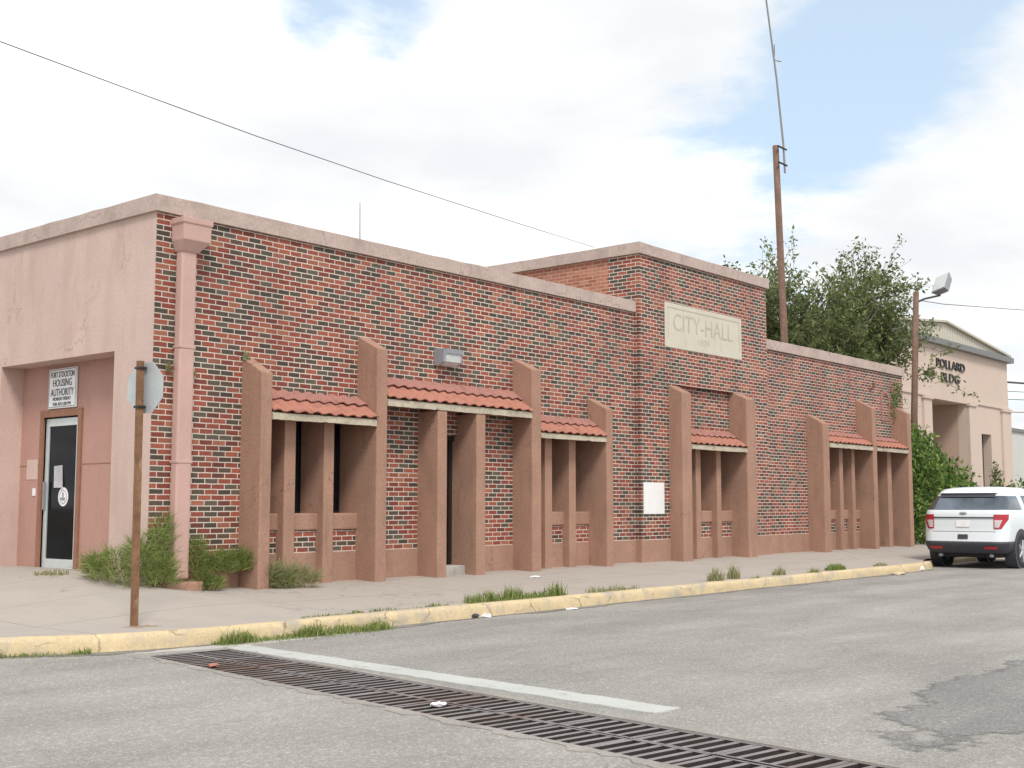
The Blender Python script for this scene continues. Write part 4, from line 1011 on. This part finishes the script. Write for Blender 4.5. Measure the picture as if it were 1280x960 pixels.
for x0, x1 in ((38.15, 38.95), (43.1, 43.9), (47.3, PX1+.03)):
    P_('pilaster', bx(x0, x1, PY-.10, PY-.001, -.4, 5.30), M['poll'], PB, bevel=.01); P_('capital', bx(x0-.06, x1+.06, PY-.16, PY-.003, 5.28, 5.42), M['poll'], PB, bevel=.01)
bm = bmesh.new(); prism(bm, [(33.4, PY+.1, 7.81), (48.75, PY+.1, 7.81), (48.75, PY+.1, 7.9), (41.05, PY+.1, 8.60), (33.4, PY+.1, 7.9)], (0, 17, 0)); P_('gable', bm, M['siding'], PB)
bm = bmesh.new()
for (xa, za), (xb, zb_) in (((33.2, 7.89), (41.05, 8.62)), ((41.05, 8.62), (48.95, 7.88))):
    prism(bm, [(xa, PY-.05, za), (xb, PY-.05, zb_), (xb, PY-.05, zb_+.09), (xa, PY-.05, za+.09)], (0, 17.2, 0))
P_('metal_roof', bm, M['siding'], PB)
for s, w, z, xc in (('POLLARD', 3.15, 6.85, 41.32), ('BLDG', 1.98, 6.31, 41.22)):
    o = text_obj('wall_lettering', s, w, .36, facing((xc, PY-.03, z)), M['bronze'], None, .03); o.parent = PB; o.matrix_parent_inverse = PB.matrix_basis.inverted()
# pale building at the right edge
wb = empty('pale_building', (60, 9, ZR)); tag(wb, 'plain pale block building at the right edge beyond the far stucco building', 'building')
P_('wall', bx(55, 85, 9, 20, -.4, 5.2), M['palewall'], wb); P_('parapet_cap', bx(54.9, 85.1, 8.9, 20.1, 5.2, 5.38), M['fasc_dk'], wb)
# trees far behind it
for k, (x, y, h, lab) in enumerate(((90, 30, 9.0, 'hazy distant tree above the pale block building at the right edge'), (104, 34, 8.0, 'second hazy distant tree behind the pale block building, right of the first'))):
    t = tag(empty('distant_tree', (x, y, ZR)), lab, 'tree', 'distant trees at the right edge'); cen = []
    for _ in range(1800):
        d = Vector((random.gauss(0, 1), random.gauss(0, 1), random.gauss(0, 1))).normalized(); kk = random.uniform(.5, 1.05); cen.append((x+d.x*3.2*kk, y+d.y*3.2*kk, h*.62+d.z*h*.36*kk))
    v, f = leaf_quads(cen, .5); c = obj_py('crown', v, f, M['leaf']); c.parent = t; c.matrix_parent_inverse = t.matrix_basis.inverted()
    P_('trunk', tube(bmesh.new(), [(x, y, ZR), (x, y, h*.6)], [.25, .12], 7), M['bark'], t)

# ------------------------------------------------------------------ poles and wires
up_ = empty('utility_pole', (25.05, 4, ZR)); tag(up_, 'tall leaning brown wooden pole rising behind the raised centre block', 'pole')
P_('pole', tube(bmesh.new(), [(25.12, 4, ZR), (24.95, 4, 4.0), (24.55, 4, 12.12)], [.125, .115, .095], 14), M['pole'], up_, smooth=True)
am = empty('antenna_mast', (24.85, 3.9, 11.3)); tag(am, 'thin grey antenna mast clamped to the top of the tall wooden pole', 'antenna')
bm = bmesh.new(); tube(bm, [(24.86, 3.86, 11.3), (24.79, 3.86, 12.2), (24.44, 3.86, 14.2), (23.86, 3.86, 16.6), (23.62, 3.86, 17.6)], [.035, .035, .032, .028, .024], 8); P_('mast', bm, M['metal'], am)
bm = bmesh.new(); tube(bm, [(24.36, 3.86, 14.75), (24.75, 3.86, 14.82)], .018, 6); tube(bm, [(24.34, 3.86, 14.9), (24.34, 3.86, 15.25)], .02, 6); P_('side_arm', bm, M['metal'], am)
for z, xx in ((11.55, 24.70), (12.05, 24.68)): P_('clamp', tube(bmesh.new(), [(xx-.28, 3.84, z), (xx+.26, 3.84, z)], .03, 6), M['bronze'], am)
lp = empty('street_lamp', (27.6, 1.0, ZR)); tag(lp, 'short wooden lamp pole with a tilted grey floodlight rising from the shrub', 'street lamp')
P_('pole', tube(bmesh.new(), [(27.25, 1, ZR), (27.3, 1, 3.8), (27.76, 1, 7.65)], [.105, .10, .085], 12), M['pole'], lp, smooth=True)
P_('arm', tube(bmesh.new(), [(27.7, .95, 7.32), (28.3, .95, 7.50), (29.6, .95, 7.78)], .035, 6), M['bronze'], lp)
fl = Matrix.Translation((29.75, .9, 8.13)) @ Matrix.Rotation(R(-52), 4, 'Y') @ Matrix.Rotation(R(-20), 4, 'X')
bm = bx(-.36, .36, -.27, .27, -.13, .13); bmesh.ops.scale(bm, vec=(.75, .75, 1), verts=[v for v in bm.verts if v.co.z < 0]); bmesh.ops.transform(bm, matrix=fl, verts=bm.verts); P_('floodlight', bm, M['lampbody'], lp, bevel=.02)
bm = bx(-.33, .33, -.24, .24, .132, .15); bmesh.ops.transform(bm, matrix=fl, verts=bm.verts); P_('lamp_lens', bm, M['lens'], lp)
def wire(label, pts, r, group=None): tag(obj('overhead_wire', tube(bmesh.new(), pts, r, 5), M['wire']), label, 'wire', group)
wire('single dark cable sagging across the sky down to the centre block parapet', [(-9.5, -3.35, 5.78), (-6, -2.6, 5.70), (-3.185, -2, 5.66), (-1.518, -1.643, 5.70), (.625, -1.185, 5.759), (3.471, -.576, 5.882), (7.441, .274, 6.10), (10.9, 1.0, 6.30)], .006)
for k, (z, r, lab) in enumerate(((8.25, .065, 'thick dark cable bundle right of the far stucco building, topmost of the stack of wires'), (7.72, .022, 'thin wire second from the top in the stack right of the far building'), (7.25, .022, 'thin wire third from the top in the stack right of the far building'), (6.5, .022, 'lowest thin wire in the stack right of the far building'))):
    wire(lab, [(58, 10, z-.15), (63.7, 10, z-.04), (67, 10, z+.14), (90, 10, z+.6)], r, 'wires at the right edge')
wire('faint wire crossing the sky above the far gable roof', [(40, 10, 10.6), (54.4, 10, 11.6), (67.5, 10, 12.9), (90, 10, 15)], .02)
fp = obj('distant_pole', tube(bmesh.new(), [(64.1, 10.4, ZR), (64.1, 10.4, 7.1)], .05, 8), M['metal']); tag(fp, 'thin distant pole right of the far stucco building above the pale wall', 'pole')

# ------------------------------------------------------------------ white sport utility vehicle
CAR = Vector((17.92, -3.72, ZR)); car = empty('parked_car', CAR); tag(car, 'white sport utility vehicle with dark bumper parked at the kerb, rear towards the street corner', 'car')
KW = .94
LV = [(.34, .12, 4.85, .90), (.44, .04, 4.95, .955), (.56, .0, 4.98, .975), (.60, .015, 4.98, .98), (.72, .035, 4.98, .985), (.84, .06, 4.95, .99), (1.0, .07, 4.92, .992), (1.16, .085, 4.85, .985), (1.24, .11, 4.7, .965), (1.285, .15, 3.95, .94), (1.4, .24, 3.7, .895), (1.52, .34, 3.45, .845), (1.62, .43, 3.22, .79), (1.68, .50, 3.05, .74), (1.725, .56, 2.9, .675), (1.76, .72, 2.7, .56), (1.78, 1.1, 2.3, .36)]
LV = [(a, b, c, d*KW) for a, b, c, d in LV]
def lv(z):
    for a, b in zip(LV, LV[1:]):
        if a[0] <= z <= b[0]:
            t = (z-a[0])/(b[0]-a[0]); return tuple(a[i]+(b[i]-a[i])*t for i in range(4))
    return LV[0] if z < LV[0][0] else LV[-1]
RC = .26
def rear_x(y, z):
    _, r, f, w = lv(z); y = min(abs(y), w-.0005); x = r+.05*(y/w)**2
    c = min(RC, w*.6)
    if y > w-c: x += c-math.sqrt(max(0, c*c-(y-(w-c))**2))
    return x
def side_y(x, z):
    _, r, f, w = lv(z); c = min(RC, w*.6); x0 = r+.05
    if x < x0+c: return w-c+math.sqrt(max(0, c*c-(x0+c-max(x, x0))**2))
    return w-.03*max(0, (x-3.6))**2
def ring(z):
    _, r, f, w = lv(z); c = min(RC, w*.6); pts = []
    ys = [-(w-c)+2*(w-c)*k/12 for k in range(13)]
    for y in ys[::-1]: pts.append((rear_x(y, z), y))          # left (+y) to right (-y) across the rear
    for k in range(1, 9):
        a = R(90*k/9); y = (w-c)+c*math.sin(a); pts.append((rear_x(y, z), -y))
    n = 14; xs = [r+.05+c+(f-c-.1-(r+.05+c))*k/n for k in range(n+1)]
    for x in xs: pts.append((x, -side_y(x, z)))
    yf = side_y(xs[-1], z)
    for k in range(1, 8): pts.append((f-.1*(1-math.sin(math.pi*k/8)), -yf+2*yf*k/8))
    for x in xs[::-1]: pts.append((x, side_y(x, z)))
    for k in range(8, 0, -1):
        a = R(90*k/9); y = (w-c)+c*math.sin(a); pts.append((rear_x(y, z), y))
    return pts
def loft(zs, m, name, cap=True, grow=0.0):
    bm = bmesh.new(); rs = []
    for z in zs:
        rs.append([bm.verts.new((x+CAR.x-(grow if x < 1 else 0), y*(1+grow)+CAR.y, z+CAR.z)) for x, y in ring(z)])
    n = len(rs[0])
    for a, b in zip(rs, rs[1:]):
        for k in range(n): bm.faces.new((a[k], a[(k+1) % n], b[(k+1) % n], b[k]))
    if cap: bm.faces.new(rs[-1]); bm.faces.new(rs[0][::-1])
    bmesh.ops.recalc_face_normals(bm, faces=bm.faces)
    o = P_(name, bm, m, car, smooth=True)
    return o
zz = []
for a, b in zip(LV, LV[1:]): zz += [a[0], (a[0]+b[0])/2]
zz.append(LV[-1][0])
body = loft([z for z in zz if z >= .57], M['carpaint'], 'body')
loft([.33, .40, .48, .54, .575], M['plastic'], 'bumper', grow=.012)
def patch(name, m, kind, lo, hi, z0, z1, off=.007, sgn=-1, par=None, shape=None, nu=14, nz=8):
    """a panel lying on the body surface; kind rear (lo..hi are y) or side (lo..hi are x)"""
    bm = bmesh.new(); g = []
    for j in range(nz+1):
        z = z0+(z1-z0)*j/nz; a, b = (shape(z) if shape else (lo, hi)); row = []
        for i in range(nu+1):
            u = a+(b-a)*i/nu
            p = (rear_x(u, z)-off, u) if kind == 'rear' else (u, sgn*(side_y(u, z)+off))
            row.append(bm.verts.new((p[0]+CAR.x, p[1]+CAR.y, z+CAR.z)))
        g.append(row)
    for j in range(nz):
        for i in range(nu): bm.faces.new((g[j][i], g[j][i+1], g[j+1][i+1], g[j+1][i]))
    bmesh.ops.recalc_face_normals(bm, faces=bm.faces)
    o = P_(name, bm, m, car if par is None else par, smooth=True); return o
patch('rear_window', M['carglass'], 'rear', 0, 0, 1.27, 1.575, shape=lambda z: (-(lv(z)[3]-.012), lv(z)[3]-.012), nu=40)
for s in (-1, 1):
    patch('side_window', M['carglass'], 'side', .42, 1.35, 1.27, 1.57, sgn=s, shape=lambda z: (lv(z)[1]+.13, 1.22))
    patch('side_window', M['carglass'], 'side', 1.42, 2.35, 1.27, 1.58, sgn=s, shape=lambda z: (1.50+.1*(z-1.27), 2.35))
    patch('side_window', M['carglass'], 'side', 2.45, 3.5, 1.27, 1.58, sgn=s, shape=lambda z: (2.43, 3.75-1.7*(z-1.27)))
    patch('taillight', M['red'], 'rear', 0, 0, .86, 1.17, .012, shape=lambda z: (s*(.65), s*(.91)) if z > 1.06 else (s*.65, s*(.91-.55*(1.06-z))), nu=12)
    patch('lamp_insert', M['clearlens'], 'rear', 0, 0, .89, 1.05, .018, shape=lambda z: (s*.67, s*(.82-.4*(1.05-z))))
    patch('reflector', M['red'], 'rear', 0, 0, .42, .48, .026, shape=lambda z: (s*.45, s*.72))
# dark header over the window and the lip of the roof above it
patch('window_header', M['plastic'], 'rear', -.60, .60, 1.545, 1.64, .03)
patch('spoiler', M['carpaint'], 'rear', 0, 0, 1.635, 1.735, .075, shape=lambda z: (-(.64-.6*max(0, z-1.66)), .64-.6*max(0, z-1.66)), nu=24)
patch('tailgate_strip', M['plastic'], 'rear', -.66, .66, 1.085, 1.115, .02, nz=2)
patch('tailgate_seam', M['plastic'], 'rear', -.78, .78, .797, .805, .004, nz=1)
patch('licence_plate', M['paper'], 'rear', -.155, .155, .90, 1.05, .016, nz=2)
patch('hitch_cover', M['plastic'], 'rear', -.11, .11, .64, .74, .012, nz=2)
bm = bmesh.new(); bmesh.ops.create_uvsphere(bm, u_segments=16, v_segments=8, radius=1, matrix=Matrix.Translation((CAR.x+.09, CAR.y, CAR.z+1.19)) @ Matrix.Diagonal((.02, .085, .036, 1))); P_('emblem', bm, M['lampbody'], car, smooth=True)
bm = bmesh.new(); tube(bm, [(CAR.x+.16, CAR.y-.02, CAR.z+1.265), (CAR.x+.17, CAR.y+.18, CAR.z+1.30), (CAR.x+.20, CAR.y+.36, CAR.z+1.285)], .014, 5); P_('wiper', bm, M['plastic'], car)
P_('underbody_light_block', bx(CAR.x+.25, CAR.x+4.7, CAR.y-.72, CAR.y+.72, CAR.z+.24, CAR.z+.36), M['tyre'], car)  # dark box added under the body to block light
for s in (-1, 1):
    P_('exhaust_tip', tube(bmesh.new(), [(CAR.x+.35, CAR.y+s*.55, CAR.z+.29), (CAR.x+.14, CAR.y+s*.55, CAR.z+.28)], .04, 12), M['lampbody'], car, smooth=True)
    patch('door_seam', M['plastic'], 'side', 0, 0, .62, 1.26, .003, s, shape=lambda z: (1.375, 1.385), nu=1)
    patch('door_handle', M['carpaint'], 'side', 1.55, 1.76, 1.10, 1.135, .03, s, nz=2)
    m_ = bmesh.new(); box(m_, CAR.x+3.15, CAR.x+3.33, CAR.y+s*.95-.1, CAR.y+s*.95+.1, CAR.z+1.24, CAR.z+1.42); P_('wing_mirror', m_, M['carpaint'], car, bevel=.04, seg=3)
    for wx in (.98, 3.86):
        cx, cy, cz = CAR.x+wx, CAR.y+s*.80, CAR.z+.38
        bm = bmesh.new(); n = 36      # arch cladding: dark ring on the body side
        for k in range(n):
            pass
        tube(bm, [(cx, CAR.y+s*.70, cz+.02), (cx, CAR.y+s*.942, cz+.02)], .455, 36); P_('arch_cladding', bm, M['plastic'], car)
        def lathe(prof, seg=36):
            b = bmesh.new(); rr = [[b.verts.new((cx+r_*math.cos(2*math.pi*k/seg), cy+s*o_, cz+r_*math.sin(2*math.pi*k/seg))) for k in range(seg)] for r_, o_ in prof]
            for a, c_ in zip(rr, rr[1:]):
                for k in range(seg): b.faces.new((a[k], a[(k+1) % seg], c_[(k+1) % seg], c_[k]))
            bmesh.ops.recalc_face_normals(b, faces=b.faces); return b
        wh = P_('wheel', lathe([(.25, -.12), (.36, -.125), (.38, -.10), (.38, .12), (.365, .145), (.26, .155), (.25, .13)]), M['tyre'], car, smooth=True)
        b = lathe([(.26, .10), (.245, .145), (.22, .12), (.21, .08), (.01, .075)])
        for k in range(5):
            a = 2*math.pi*k/5; d1 = Vector((math.cos(a), 0, math.sin(a))); tube(b, [Vector((cx, cy+s*.125, cz))+d1*.03, Vector((cx, cy+s*.12, cz))+d1*.24], [.045, .035], 6)
        tube(b, [(cx, cy+s*.08, cz), (cx, cy+s*.15, cz)], .065, 12)
        rim = obj('rim', b, M['galv'], wh); rim.parent = wh; rim.matrix_parent_inverse = wh.matrix_parent_inverse.copy() if False else Matrix(); rim.matrix_parent_inverse = (wh.parent.matrix_basis @ wh.matrix_parent_inverse @ wh.matrix_basis).inverted()
